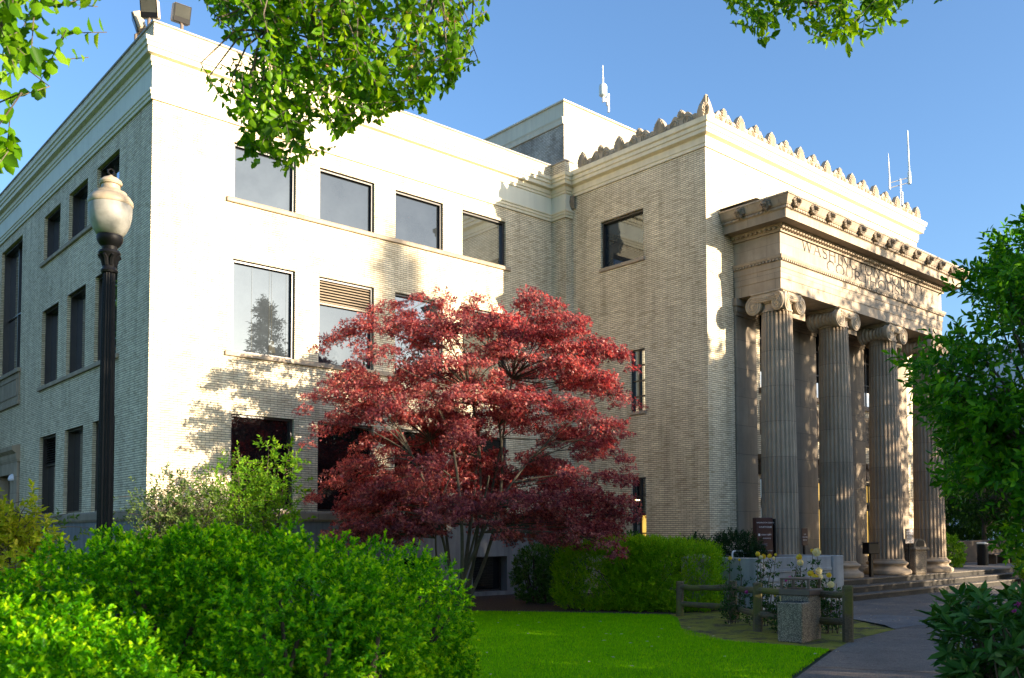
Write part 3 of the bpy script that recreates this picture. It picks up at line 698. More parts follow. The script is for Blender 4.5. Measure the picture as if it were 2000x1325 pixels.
for p, d, n in runs(.15, .16):
    M = Matrix(((d[0], -n[0], 0, p[0]), (d[1], -n[1], 0, p[1]), (0, 0, 1, 10.62), (0, 0, 0, 1))); mb.bbox(-.055, .055, -.03, .06, -.06, .045, .02, M)
for p, d, n in runs(.13, .60):
    M = Matrix(((d[0], -n[0], 0, p[0]), (d[1], -n[1], 0, p[1]), (0, 0, 1, 10.965), (0, 0, 0, 1))); mb.bbox(-.045, .045, -.022, .05, -.035, .035, .015, M)
mb.build('portico_cornice', 'stone', CH)
mb = MB(); mb.quad((EX0-.7, YW, 11.40), (EX1+.7, YW, 11.40), (EX1+.7, EY+.3, 11.40), (EX0-.7, EY+.3, 11.40)); mb.build('roof', 'roof_felt', CH)
mb = MB(); mb.quad((EX0+.02, YW, 8.87), (EX1-.02, YW, 8.87), (EX1-.02, EY+.75, 8.87), (EX0+.02, EY+.75, 8.87))
for x in CX[1:]: mb.bbox(x-1.59-.18, x-1.59+.18, YW-.0, EY+.78, 8.80, 8.868, .01)
mb.build('portico_ceiling', 'stone', CH)
# lion heads on the gutter
def lion():
    m = MB(); rg = random.Random(3)
    m.lathe([(.0, -.17), (.05, -.165), (.075, -.12), (.08, -.06), (.115, -.03), (.15, .02), (.155, .08), (.10, .12)], 14, (0, 0, 0), 'y')
    for k in range(14):
        a = 6.283*k/14; r0 = .135+.02*(k % 2); m.tube([(r0*math.cos(a)*.8, -.05, r0*math.sin(a)*.8), (r0*math.cos(a)*1.15, -.02, r0*math.sin(a)*1.2), (r0*1.25*math.cos(a), .06, r0*1.35*math.sin(a))], [.04, .045, .02], 6)
    m.bbox(-.05, .05, -.21, -.12, -.06, .02, .02); m.bbox(-.045, .045, -.19, -.12, -.115, -.075, .015)
    for s in (-1, 1): m.lathe([(.0, -.03), (.03, -.02), (.03, .02)], 8, (s*.06, -.10, .06), 'y'); m.lathe([(0, -.03), (.035, 0), (.03, .03)], 8, (s*.13, -.03, .13), 'y')
    return m
L0 = lion().build('lion_head', 'dirty_carving', CH, True); first = True
spots = [((EX0-.62+.36+k*(EX1-EX0+1.24-.72)/12), EY-.70, 0) for k in range(13)]+[(EX0-.70, EY-.62+.62+k*.86, -math.pi/2) for k in range(2)]
for x, y, a in spots:
    o = L0 if first else L0.copy()
    if not first: COL.objects.link(o); o.parent = CH
    first = False; o.location = (x, y, 11.13); o.rotation_euler = (0, 0, a); o.scale = (.85, .85, .85)

# ---------------------------------------------------------------- lettering: flat dark strokes with serifs, painting the shade of incised cuts
SW = {}
def arc(cx, cz, rx, rz, a0, a1, n=16): return [(cx+rx*math.cos(R(a)), cz+rz*math.sin(R(a))) for a in np.linspace(a0, a1, n)]
GL = {  # advance, list of (points, weight)
 'W': (1.12, [([(.02, 1), (.27, 0)], 1), ([(.27, 0), (.53, 1)], .5), ([(.53, 1), (.78, 0)], 1), ([(.78, 0), (1.04, 1)], .5)], [(.02, 1), (.53, 1), (1.04, 1)]),
 'A': (.86, [([(.04, 0), (.40, 1)], .5), ([(.40, 1), (.80, 0)], 1), ([(.17, .36), (.64, .36)], .5)], [(.04, 0), (.80, 0)]),
 'S': (.62, [([(.50, .84)]+arc(.29, .76, .22, .23, 30, 250, 12)+[(.30, .50)]+arc(.29, .24, .25, .25, 70, -150, 12), .85)], []),
 'H': (.88, [([(.10, 0), (.10, 1)], 1), ([(.74, 0), (.74, 1)], 1), ([(.10, .52), (.74, .52)], .5)], [(.10, 0), (.10, 1), (.74, 0), (.74, 1)]),
 'I': (.36, [([(.16, 0), (.16, 1)], 1)], [(.16, 0), (.16, 1)]),
 'N': (.90, [([(.10, 0), (.10, 1)], .5), ([(.10, 1), (.76, 0)], 1), ([(.76, 0), (.76, 1)], .5)], [(.10, 0), (.10, 1), (.76, 1)]),
 'G': (.90, [(arc(.46, .5, .42, .51, 45, 318, 24), .85), ([(.78, .42), (.78, .14)], 1)], [(.78, .42)]),
 'T': (.74, [([(.36, 0), (.36, 1)], 1), ([(.02, 1), (.70, 1)], .5), ([(.02, 1), (.02, .90)], .5), ([(.70, 1), (.70, .90)], .5)], [(.36, 0)]),
 'O': (.98, [(arc(.47, .5, .43, .51, 0, 360, 30), .85)], []),
 'C': (.84, [(arc(.46, .5, .42, .51, 48, 312, 24), .85), ([(.74, .90), (.74, .74)], .5)], []),
 'U': (.86, [([(.10, 1), (.10, .32)]+arc(.41, .32, .31, .33, 180, 360, 14)+[(.72, 1)], .85)], [(.10, 1), (.72, 1)]),
 'Y': (.80, [([(.02, 1), (.38, .48)], 1), ([(.74, 1), (.38, .48)], .5), ([(.38, .48), (.38, 0)], 1)], [(.02, 1), (.74, 1), (.38, 0)]),
 'R': (.78, [([(.10, 0), (.10, 1)], 1), ([(.10, 1), (.30, 1)]+arc(.30, .75, .27, .25, 90, -90, 12)+[(.10, .50)], .7), ([(.34, .50), (.76, 0)], 1)], [(.10, 0), (.10, 1), (.76, 0)]),
 'E': (.66, [([(.10, 0), (.10, 1)], 1), ([(.10, 1), (.54, 1)], .5), ([(.10, .52), (.46, .52)], .5), ([(.10, 0), (.56, 0)], .5), ([(.54, 1), (.54, .88)], .5), ([(.56, 0), (.56, .13)], .5)], [(.10, 0), (.10, 1)]),
 ' ': (.62, [], [])}
def letters(name, text, x0, x1, z, h, y, mat, parent, wt=.12):
    tot = sum(GL[c][0] for c in text)+.16*(len(text)-1); kx = (x1-x0)/tot; x = x0; mb = MB()
    def stroke(a, b, wdt):
        a = np.array(a); b = np.array(b); d = b-a; d = d/(np.linalg.norm(d)+1e-9); n = np.array([-d[1], d[0]])*wdt/2; a = a-d*wdt*.2; b = b+d*wdt*.2
        mb.quad(*[(p[0], y, p[1]) for p in (a-n, b-n, b+n, a+n)])
    for c in text:
        adv, st, ser = GL[c]
        for pts, wg in st:
            q = [(x+px*kx, z+pz*h) for px, pz in pts]
            for a, b in zip(q[:-1], q[1:]): stroke(a, b, wt*h*1.25*wg*1.0)
        for sx, sz in ser: stroke((x+sx*kx-.10*kx, z+sz*h), (x+sx*kx+.10*kx, z+sz*h), .03*h)
        x += (adv+.16)*kx
    # each stroke quad a hair further out so no two lie in one plane
    for k in range(0, len(mb.v), 4):
        for j in range(4): p = mb.v[k+j]; mb.v[k+j] = (p[0], p[1]-.00003*(k//4), p[2])
    return mb.build(name, mat, parent)
def fx(u, v): return float(pixplane(u, v, 1, EY)[0])
letters('lettering', 'WASHINGTON', 16.15, 20.86, 10.205, .335, EY-.004, 'letter_dark', CH); letters('lettering', 'COUNTY', 21.22, 24.02, 10.205, .335, EY-.004, 'letter_dark', CH)
letters('lettering', 'COURTHOUSE', 17.52, 22.62, 9.86, .315, EY-.004, 'letter_dark', CH)

# ---------------------------------------------------------------- columns
def shaft_mesh():
    mb = MB(); nf, seg = 24, 6; prof = []
    for t in np.linspace(0, 1, 15): prof.append((.53+.52+t*(8.28-1.05), .525-.095*(t**1.5)))
    n = nf*seg; vs = []
    for z, r in prof:
        for k in range(n):
            j = k % seg; dep = [0, .0, .075, .10, .075, .0][j]*1.0; an = 2*math.pi*(k/n)
            rr = r*(1-dep); vs.append((rr*math.cos(an), rr*math.sin(an), z))
    fs = [(i*n+k, i*n+(k+1) % n, (i+1)*n+(k+1) % n, (i+1)*n+k) for i in range(len(prof)-1) for k in range(n)]
    mb.add(vs, fs); 
    mb.lathe([(.44, 8.275), (.45, 8.28), (.45, 8.33), (.425, 8.345), (.42, 8.36), (.42, 8.56)], 48, cap=False)
    mb.lathe([(.56, 1.0), (.545, 1.03), (.535, 1.055)], 48, cap=False)
    return mb
def base_mesh():
    mb = MB(); prof = [(.70, .0), (.74, .03), (.755, .09), (.74, .15), (.70, .18), (.66, .19), (.645, .20), (.60, .235), (.585, .28), (.60, .32), (.625, .33)]
    prof += [(.63+.035*math.sin(a), .385-.04*math.cos(a)) for a in np.linspace(.3, 2.85, 7)]+[(.60, .44), (.575, .45), (.56, .475), (.3, .48)]
    mb.lathe([(r, z+.53) for r, z in prof], 48); return mb
def volute(mb, c, n, r=.27, th=.07, side=1):
    """scroll disc facing direction n (plan), with a raised spiral ridge"""
    n = np.array(n, float); n /= np.linalg.norm(n); t = np.array([-n[1], n[0]])
    M = Matrix(((t[0], -n[0], 0, c[0]), (t[1], -n[1], 0, c[1]), (0, 0, 1, c[2]), (0, 0, 0, 1)))
    sub = MB(); sub.lathe([(r*.93, th), (r, th*.8), (r, -th*.8), (r*.93, -th)], 30, (0, 0, 0), 'y')
    for face in (-1, 1):
        pts = []; rr = []
        for q in np.linspace(0, 1, 60):
            a = 1.57+side*face*-1*2.75*6.283*q*face*face; rad = r*(.96-.84*q**.85); pts.append((rad*math.cos(a), face*th, rad*math.sin(a))); rr.append(.030*(1-.5*q))
        sub.tube(pts, rr, 6); sub.lathe([(.045, face*th*.6), (.045, face*(th+.025)), (.02, face*(th+.035))], 10, (0, 0, 0), 'y')
    mb.add([tuple(M @ Vector(p)) for p in sub.v], sub.f)
def band(mb, a, b, zc, sag, y_n, wdt=.13):
    """the sagging fillet band joining two scrolls"""
    a = np.array(a, float); b = np.array(b, float); nrm = np.array(y_n, float); nrm /= np.linalg.norm(nrm)
    for k, dz in enumerate((.0, .055, .11)):
        pts = []
        for t in np.linspace(0, 1, 11):
            p = a+(b-a)*t; pts.append((p[0]+nrm[0]*.055, p[1]+nrm[1]*.055, zc-dz-sag*4*t*(1-t)))
        mb.tube(pts, .026, 6)
    pts = np.linspace(0, 1, 11); vs = []
    for t in pts:
        p = a+(b-a)*t; q = nrm*.045
        for z in (zc+.05, zc-.15-sag*4*t*(1-t)*.9): vs.append((p[0]+q[0], p[1]+q[1], z))
        for z in (zc-.15-sag*4*t*(1-t)*.9, zc+.05): vs.append((p[0]-q[0], p[1]-q[1], z))
    fs = [(i*4+k, i*4+(k+1) % 4, (i+1)*4+(k+1) % 4, (i+1)*4+k) for i in range(10) for k in range(4)]
    mb.add(vs, fs)
def abacus(mb, hw):
    mb.bbox(-hw, hw, -hw, hw, 8.80, 8.854, .012); mb.bbox(-hw+.03, hw-.03, -hw+.03, hw-.03, 8.755, 8.80, .01)
    for s in (-1, 1):
        for t in np.linspace(-hw+.04, hw-.04, 15): mb.bbox(t-.022, t+.022, s*hw-.02*(s > 0)-.012*(s < 0), s*hw+.012*(s > 0)+.02*(s < 0), 8.803, 8.845, .008); mb.bbox(s*hw-.02*(s > 0)-.012*(s < 0), s*hw+.012*(s > 0)+.02*(s < 0), t-.022, t+.022, 8.803, 8.845, .008)
def echinus(mb):
    mb.lathe([(.42, 8.50), (.45, 8.52), (.45, 8.55), (.43, 8.56), (.47, 8.58), (.52, 8.64), (.53, 8.70), (.45, 8.76)], 40)
    for k in range(20):
        a = 6.283*k/20; mb.tube([(.47*math.cos(a), .47*math.sin(a), 8.57), (.535*math.cos(a), .535*math.sin(a), 8.64), (.535*math.cos(a), .535*math.sin(a), 8.70)], [.02, .042, .03], 6)
def cap_side():
    """plain Ionic capital: scrolls on the street and wall faces, ribbed bolsters between"""
    mb = MB(); abacus(mb, .53); echinus(mb); vx, vy = .46, .46
    for sy in (-1, 1):
        for sx in (-1, 1): volute(mb, (sx*vx, sy*vy, 8.50), (0, sy), .265, .05, sx*sy)
        band(mb, (-vx, sy*vy), (vx, sy*vy), 8.735, .05, (0, sy))
    for sx in (-1, 1):
        prof = []
        for t in np.linspace(-1, 1, 57):
            env = .17+.085*abs(t)**1.6; prof.append((env+.016*math.cos(t*3.14159*7), t*.42))
        mb.lathe(prof, 20, (sx*vx, 0, 8.52), 'y')
    return mb
def cap_corner():
    """corner capital: scrolls on both outer faces, the shared corner scroll turned outwards on the diagonal"""
    mb = MB(); abacus(mb, .53); echinus(mb); v = .46; d = .56
    volute(mb, (v, -v, 8.50), (0, -1), .265, .05, 1); volute(mb, (-v, v, 8.50), (-1, 0), .265, .05, 1)
    volute(mb, (-d+.02, -d+.16, 8.50), (-1, .35), .265, .05, -1); volute(mb, (-d+.16, -d+.02, 8.50), (.35, -1), .265, .05, -1)
    band(mb, (-d+.05, -v-.03), (v, -v), 8.735, .05, (0, -1)); band(mb, (-v, v), (-v-.03, -d+.05), 8.735, .05, (-1, 0))
    for sx, sy, ax in ((1, 1, 'x'), (1, 1, 'y')):
        prof = [(.17+.085*abs(t)**1.6+.016*math.cos(t*22), t*.42) for t in np.linspace(-1, 1, 41)]
        mb.lathe(prof, 20, (v, 0, 8.52) if ax == 'y' else (0, v, 8.52), ax)
    volute(mb, (v, v, 8.50), (1, -1), .265, .05, 1)
    return mb
sh0 = bs0 = cp0 = None
for k, x in enumerate(CX):
    if k == 0:
        s = shaft_mesh().build('column', 'shaft_stone', CH, True); b = base_mesh().build('base', 'shaft_stone', s, True); c = cap_corner().build('capital', 'carved_stone', s, True); sh0, bs0 = s, b
    else:
        s = sh0.copy(); COL.objects.link(s); s.parent = CH; b = bs0.copy(); COL.objects.link(b); b.parent = s
        if k == 1: c = cap_side().build('capital', 'carved_stone', s, True); cp0 = c
        else: c = cp0.copy(); COL.objects.link(c); c.parent = s
    s.location = (x, CY, 0)
# portico floor and steps
mb = MB(); mb.quad((15.5, -8.25, .5301), (40, -7.3, .5301), (40, -2, .5301), (15.5, -2, .5301)); o = mb.build('portico_floor', 'paving'); o['kind'] = 'structure'
mb = MB(); mt = MB()
for k in range(3):
    zt = .53-.1767*k; o0 = .40*k
    ya, yb = -8.25-o0, -7.3-o0
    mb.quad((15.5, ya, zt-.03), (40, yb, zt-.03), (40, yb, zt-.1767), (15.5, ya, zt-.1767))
    M_ = [(15.5, ya-.025), (40, yb-.025), (40, yb+.36), (15.5, ya+.36)]
    mt.add([(x, y, zt-.03) for x, y in M_]+[(x, y, zt+.002) for x, y in M_], [(0, 3, 2, 1), (4, 5, 6, 7), (0, 1, 5, 4), (1, 2, 6, 5), (2, 3, 7, 6), (3, 0, 4, 7)])
o = mt.build('step_treads', 'step_tread'); o['kind'] = 'structure'
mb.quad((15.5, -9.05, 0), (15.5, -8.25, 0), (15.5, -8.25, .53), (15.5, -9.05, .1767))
o = mb.build('steps', 'shaded_dirty_step'); o['kind'] = 'structure'

# ================================================================ ROOF FURNITURE
def floodlight(base, aim, label, group='floodlights on the roof corner'):
    t = thing('floodlight', label, 'floodlight', base, group)
    aim = np.array(aim, float); aim /= np.linalg.norm(aim); up = np.array([0, 0, 1.]); r_ = np.cross(aim, up); r_ /= np.linalg.norm(r_); u_ = np.cross(r_, aim)
    c = np.array([0, 0, .46]); M = Matrix(((r_[0], aim[0], u_[0], c[0]), (r_[1], aim[1], u_[1], c[1]), (r_[2], aim[2], u_[2], c[2]), (0, 0, 0, 1)))
    m = MB(); m.bbox(-.215, .215, -.20, .02, -.20, .24, .03, M); m.build('housing', 'tan_housing', t)
    m = MB(); m.bbox(-.205, .205, .02, .035, -.19, .23, .005, M); f = m.build('lens_frame', 'black_metal', t)
    m = MB(); m.quad(*[tuple(M @ Vector(p)) for p in ((-.18, .038, -.07), (.18, .038, -.07), (.18, .038, .205), (-.18, .038, .205))]); m.build('lens', 'pane_shade', f)
    m = MB(); m.tube([(0, 0, -.05), (0, 0, .20)], .04, 10); m.tube([(0, 0, .18), tuple(c-aim*.10-u_*.15)], .035, 8); m.build('bracket', 'rust_frame', t); return t
def floodlight_at(u, v, dz, aim, label):
    p = pix(u, v, dz); floodlight((p[0], p[1], 14.33), aim, label)
zc = float((np.array([0, 0, 14.3])-CAM)@FW)
for dx, dy, aim, lab in ((.02, .40, (-.55, -.75, -.30), 'tan floodlight at the roof corner with its dark lens facing the street'),
                         (.02, 1.30, (-.9, .35, -.35), 'tan floodlight turned away over the side wall, seen edge on'),
                         (.72, .10, (-.05, -.9, -.30), 'floodlight with bright square lens, partly behind hanging leaves')):
    floodlight((dx, dy, 14.33), aim, lab)
# whip antenna with drum on the attic
p = pixplane(1187, 225, 1, 3.4)
t = thing('drum_antenna', 'white drum antenna with a whip, bracketed to a pole above the attic', 'antenna', (float(p[0]), 3.4, 19.4))
k = float((p-CAM)@FW)/FOC; zt = lambda v: float(1.85+(1046-v)*k)-19.4
m = MB(); m.tube([(0.05, 0, 0), (0.05, 0, zt(183))], .05, 10); m.bbox(-.06, .03, -.05, .05, zt(207), zt(190), .01); m.build('pole', 'white_metal', t)
m = MB(); x = -.28; m.lathe([(.10, zt(193)), (.16, zt(191)), (.17, zt(188)), (.17, zt(174)), (.15, zt(170.5)), (.05, zt(169.5))], 20, (x, 0, 0)); m.build('drum', 'pale_antenna', t, True)
m = MB(); m.tube([(x, 0, zt(204)), (x, 0, zt(190))], .04, 8); m.box(x, -.03, -.03, .03, zt(201), zt(195)); m.tube([(x, 0, zt(170)), (x, 0, zt(155)), (x, 0, zt(154)), (x, 0, zt(131))], [.04, .04, .022, .018], 8); m.build('whip', 'white_metal', t)
# mast with crossbars, two masts; behind the cresting
p = pixplane(1760, 390, 1, 0.5); k = float((p-CAM)@FW)/FOC
t = thing('antenna_mast', 'thin lattice mast carrying two white whip antennas on crossbars', 'antenna', (float(p[0]), .5, 13.82)); zt = lambda v: float(1.85+(1046-v)*k)-13.82
m = MB()
for dx in (-.07, .07): m.tube([(dx, 0, 0), (dx, 0, zt(350))], .014, 6)
for q in range(9): m.tube([(-.07, 0, .25*q+.2), (.07, 0, .25*q+.42)], .009, 5)
m.tube([(.05, -.03, 0), (.05, -.03, zt(377))], .05, 8); m.build('mast', 'white_metal', t)
wv = RT/np.linalg.norm(RT[:2])
m = MB(); a0, a1 = wv*(-22*k), wv*(17*k)
for v0 in (358, 368): m.tube([(a0[0], a0[1], zt(v0+1)), (a1[0], a1[1], zt(v0-10))], .022, 6)
m.build('crossbar', 'grey_coping', t)
m = MB(); m.tube([(a0[0], a0[1], zt(372)), (a0[0], a0[1], zt(349)), (a0[0], a0[1], zt(348)), (a0[0]-.05, a0[1], zt(319)), (a0[0]-.06, a0[1], zt(300))], [.05, .05, .035, .03, .008], 8); m.build('whip', 'white_metal', t)
m = MB(); m.tube([(a1[0], a1[1], zt(361)), (a1[0], a1[1], zt(338)), (a1[0], a1[1], zt(336)), (a1[0]-.10, a1[1], zt(256))], [.09, .09, .045, .035], 8); m.build('whip', 'pale_antenna', t)
p = pixplane(1797, 492, 1, -5.2); k = float((p-CAM)@FW)/FOC
t = thing('pole_antenna', 'single white pole antenna at the end of the column wing', 'antenna', (27.25, -5.2, 11.4)); 
m = MB(); m.tube([(0, 0, 0), (-.03, 0, 2.9)], .045, 8); m.build('mast', 'white_metal', t); m = MB(); m.bbox(-.12, .12, -.12, .12, -.3, .06, .01); m.box(-.3, .0, -.05, .05, -.25, -.1); m.build('mount', 'white_metal', t)

# ================================================================ LAMP POST
LP = (-4.93, -12.63, 0)
lp = thing('street_lamp', 'fluted black street lamp with a frosted acorn globe and weathered cream cap', 'street lamp', LP)
Z = lambda v: 1.85+(1046-v)*9.0/FOC
m = MB(); n = 16*4; vs = []; zz = [0.55, Z(900), Z(700), Z(524)]; rr = [.080, .071, .068, .058]
for z, r in zip(zz, rr):
    for kk in range(n): an = 6.283*kk/n; q = r*(1-(.0, .07, .11, .07)[kk % 4]); vs.append((q*math.cos(an), q*math.sin(an), z))
m.add(vs, [(i*n+kk, i*n+(kk+1) % n, (i+1)*n+(kk+1) % n, (i+1)*n+kk) for i in range(3) for kk in range(n)])
m.lathe([(.20, 0), (.20, .12), (.17, .16), (.16, .40), (.12, .48), (.10, .56), (.085, .58)], 16); m.build('post', 'black_metal', lp, True)
m = MB(); m.lathe([(.075, Z(526)), (.082, Z(522)), (.065, Z(517)), (.055, Z(508)), (.065, Z(498)), (.095, Z(491)), (.105, Z(487)), (.095, Z(482)), (.07, Z(480)), (.075, Z(474)), (.10, Z(469)), (.118, Z(463)), (.125, Z(456)), (.12, Z(452)), (.06, Z(451))], 24)
for kk in range(8):
    a = 6.283*kk/8; m.tube([(.055*math.cos(a), .055*math.sin(a), Z(512)), (.07*math.cos(a), .07*math.sin(a), Z(498)), (.108*math.cos(a), .108*math.sin(a), Z(492))], [.018, .022, .012], 6)
m.build('capital', 'black_metal', lp, True)
q = NB('lamp_globe'); q.b.inputs['Base Color'].default_value = (.74, .72, .66, 1); q.b.inputs['Roughness'].default_value = .55
wv_ = q.n('ShaderNodeTexWave', bands_direction='Z'); wv_.inputs['Scale'].default_value = 22; q.l(q.pos(), wv_.inputs['Vector']); q.bump(wv_.outputs['Fac'], .001, .3)
q.l(q.ramp(q.noise(9, 4), [(.3, (.20, .195, .17)), (.6, (.30, .29, .26))]), q.b.inputs['Base Color'])
MATS['lamp_globe'] = q.m
m = MB(); m.lathe([(.10, Z(452)), (.125, Z(450)), (.155, Z(441)), (.185, Z(427)), (.200, Z(412)), (.204, Z(399)), (.20, Z(389))], 36); m.build('globe', 'lamp_globe', lp, True)
m = MB(); m.lathe([(.205, Z(391)), (.212, Z(388)), (.210, Z(382)), (.185, Z(374)), (.155, Z(370)), (.150, Z(365)), (.105, Z(362)), (.088, Z(358)), (.086, Z(350)), (.10, Z(349)), (.108, Z(345)), (.10, Z(341)), (.07, Z(336)), (.03, Z(332)), (.012, Z(329))], 32); m.build('lamp_cap', 'cream_lamp', lp, True)
m = MB()
for s in (-1, 1): m.tube([(0, 0, Z(331)), (s*.028, 0, Z(325)), (s*.03, 0, Z(320)), (0, 0, Z(316))], [.012, .010, .010, .006], 6)
m.build('finial', 'black_metal', lp, True)

# ================================================================ YARD FURNITURE
# grey concrete planter wall
pw = thing('concrete_planter', 'grey concrete planter wall with grooved front beside the steps', 'planter', (11.4, -9.1, 0))
m = MB(); L, H, Dp = 4.05, 1.29, 2.3
m.bbox(0, L-.55, 0, .28, 0, H, .015); m.bbox(L-.55, L, -.05, Dp, 0, H+.01, .015); m.bbox(0, .28, .28, Dp, 0, H, .015); m.bbox(.28, L-.55, Dp-.28, Dp, 0, H+.06, .015)
m.build('wall', 'concrete', pw)
m = MB()
for z in (.60, .74, .96): m.bbox(.35 if z < .9 else 0, L-.57, -.028, .0, z-.05, z+.035, .01)
m.build('moulding', 'concrete', pw)
m = MB(); m.quad((.28, .28, H-.15), (L-.55, .28, H-.15), (L-.55, Dp-.28, H-.15), (.28, Dp-.28, H-.15)); m.build('soil', 'mulch', pw)
# handrail end
hr = thing('handrail', 'short pale metal handrail loop rising behind the concrete planter', 'handrail', (12.55, -7.6, 0))
m = MB(); m.tube([(0, 0, 0), (0, 0, 1.36), (.02, 0, 1.41), (.07, 0, 1.43), (.42, 0, 1.43), (.47, 0, 1.41), (.49, 0, 1.36), (.49, 0, 0)], .025, 8); m.build('tube', 'white_metal', hr, True)

# rail fence
POST = [(9.005, -8.65), (9.036, -10.07), (7.41, -11.78), (7.02, -13.85)]
fn = thing('rail_fence', 'low mossy timber rail fence with four posts, bent round the rose bed', 'fence', (*POST[0], 0))
o0 = np.array([*POST[0], 0])
q = NB('mossy_wood'); g_ = q.n('ShaderNodeNewGeometry'); sp_ = q.n('ShaderNodeSeparateXYZ'); q.l(g_.outputs['Position'], sp_.inputs[0])
grain = q.ramp(q.noise(3, 6, q.scale(q.pos(), (6, 6, 30))), [(.3, (.06, .043, .026)), (.7, (.17, .125, .075))])
mossy = q.math('MULTIPLY', q.ramp(q.noise(2.2, 5), [(.46, (0, 0, 0)), (.6, (1, 1, 1))]), .75)
q.l(q.mix(mossy, grain, (.15, .14, .018)), q.b.inputs['Base Color']); q.b.inputs['Roughness'].default_value = .9; q.bump(q.noise(45, 4), .01, .8); MATS['mossy_wood'] = q.m
hts = [.80, .86, .94, .98]
for (x, y), h in zip(POST, hts):
    m = MB(); nn = 10; vs = []; 
    rg = random.Random(int(x*100)); r0 = .085
    for z in (0, .25, .5, h-.06, h-.02, h):
        for kk in range(nn):
            a = 6.283*kk/nn; r = r0*(1+rg.uniform(-.08, .08))*(1.12 if kk % 2 else 1)*(.75 if z == h else 1); vs.append((x-o0[0]+r*math.cos(a)+z*rg.choice((0, .0))+.01*z, y-o0[1]+r*math.sin(a), z))
    m.add(vs, [(i*nn+kk, i*nn+(kk+1) % nn, (i+1)*nn+(kk+1) % nn, (i+1)*nn+kk) for i in range(5) for kk in range(nn)]+[tuple(5*nn+kk for kk in range(nn))]); m.build('post', 'mossy_wood', fn)
for i in range(3):
    for f in (.36, .84):
        a = np.array([*POST[i], hts[i]*f])-o0; b = np.array([*POST[i+1], hts[i+1]*f])-o0; d = (b-a)/np.linalg.norm(b-a)
        rg = random.Random(i*10+int(f*100)); pts = [a+d*-.03+(b-a)*t+np.array([0, 0, -.02*4*t*(1-t)+rg.uniform(-.008, .008)]) for t in np.linspace(0, 1.0, 9)]
        m = MB(); m.tube(pts, [.062+rg.uniform(-.008, .008) for _ in pts], 9); m.build('rail', 'mossy_wood', fn, True)

# litter receptacle / ash stand of exposed aggregate
ash = thing('ash_receptacle', 'pebbled concrete litter receptacle with brown open-sided cap and a lower front shelf', 'litter receptacle', (6.85, -13.05, 0), rz=R(8))
m = MB(); m.bbox(-.26, .26, -.26, .26, 0, .80, .015); m.build('body', 'aggregate', ash)
m = MB(); m.bbox(-.64, -.265, -.30, .16, 0, .69, .02); m.build('shelf_block', 'aggregate', ash); m = MB(); m.bbox(-.62, -.30, -.27, .12, .69, .70, .004); m.build('ash_tray', 'pane_grey', ash)
m = MB(); m.bbox(-.285, .285, -.285, .285, .79, .90, .01); m.bbox(-.27, .27, -.27, .27, 1.06, 1.09, .008)
for sx in (-1, 1):
    for sy in (-1, 1): m.box(sx*.245-.02, sx*.245+.02, sy*.245-.02, sy*.245+.02, .90, 1.06)
m.build('cap', 'metal_brown', ash)

# bin with domed lid on the portico floor
tb = thing('domed_bin', 'pebbled concrete trash bin with a domed lid by the fourth column', 'trash bin', (22.55, -7.75, .53), rz=R(-12))
m = MB(); m.bbox(-.30, .30, -.30, .30, .03, .82, .03); m.bbox(-.27, .27, -.27, .27, 0, .04, .01); m.build('body', 'aggregate', tb)
m = MB(); m.bbox(-.37, .37, -.36, .36, .80, .90, .03); dome = [(.31*math.cos(a), .89+.30*math.sin(a)) for a in np.linspace(3.1416, 0, 15)]; m.prism(dome, -.27, .12, 'y'); m.bbox(-.31, .31, .12, .30, .90, 1.18, .02); m.build('lid', 'aggregate', tb)
m = MB(); m.prism([(-.19, .94), (.19, .94), (.19, 1.09), (.10, 1.14), (-.10, 1.14), (-.19, 1.09)], -.285, -.272, 'y'); m.build('flap', 'black_metal', tb)

def text(body, size, loc, rot, mat, parent, name='lettering'):
    c = bpy.data.curves.new(name, 'FONT'); c.body = body; c.size = size; c.align_x = 'CENTER'; c.align_y = 'CENTER'; c.extrude = .0008
    f = bpy.data.objects.new(name, c); me = bpy.data.meshes.new_from_object(f); bpy.data.objects.remove(f); me.materials.clear(); me.materials.append(MATS[mat])
    o = bpy.data.objects.new(name, me); COL.objects.link(o); o.parent = parent; o.location = loc; o.rotation_euler = rot; return o
    c = bpy.data.curves.new(name, 'FONT'); c.body = body; c.size = size; c.align_x = 'CENTER'; c.align_y = 'CENTER'; c.extrude = .0008
# maroon directory sign
sg = thing('directory_sign', 'tall maroon slab sign with white lettering and arrows left of the first column', 'sign', (14.05, -7.55, 0), rz=R(-22))
m = MB(); m.bbox(-.27, .27, -.09, .09, 0, 2.33, .012); m.build('slab', 'maroon', sg)
m = MB(); m.bbox(.31, .36, -.10, .08, 0, 2.30, .01); m.build('post', 'black_metal', sg)
rt = (R(90), 0, 0)
for txt, sz, x, z in (('WASHINGTON COUNTY', .05, .02, 2.19), ('COURTHOUSE', .062, .02, 2.07), ('COURT CLERK', .05, .05, 1.86), ('INFORMATION', .042, .05, 1.76), ('SERVICE ACCESS', .045, .07, 1.42)):
    text(txt, sz, (x, -.094, z), rt, 'sign_white', sg)
m = MB(); m.box(-.21, -.15, -.093, -.0915, 1.83, 1.89); m.box(-.21, -.15, -.093, -.0915, 1.39, 1.45); m.tube([(-.11, -.093, 1.46), (-.11, -.093, 1.41), (-.07, -.093, 1.40), (-.06, -.093, 1.36)], .007, 5); m.build('symbol', 'sign_white', sg)
m = MB(); m.box(-.20, .08, -.093, -.0915, 1.55, 1.63); m.build('blank_panel', 'sign_grey', sg)
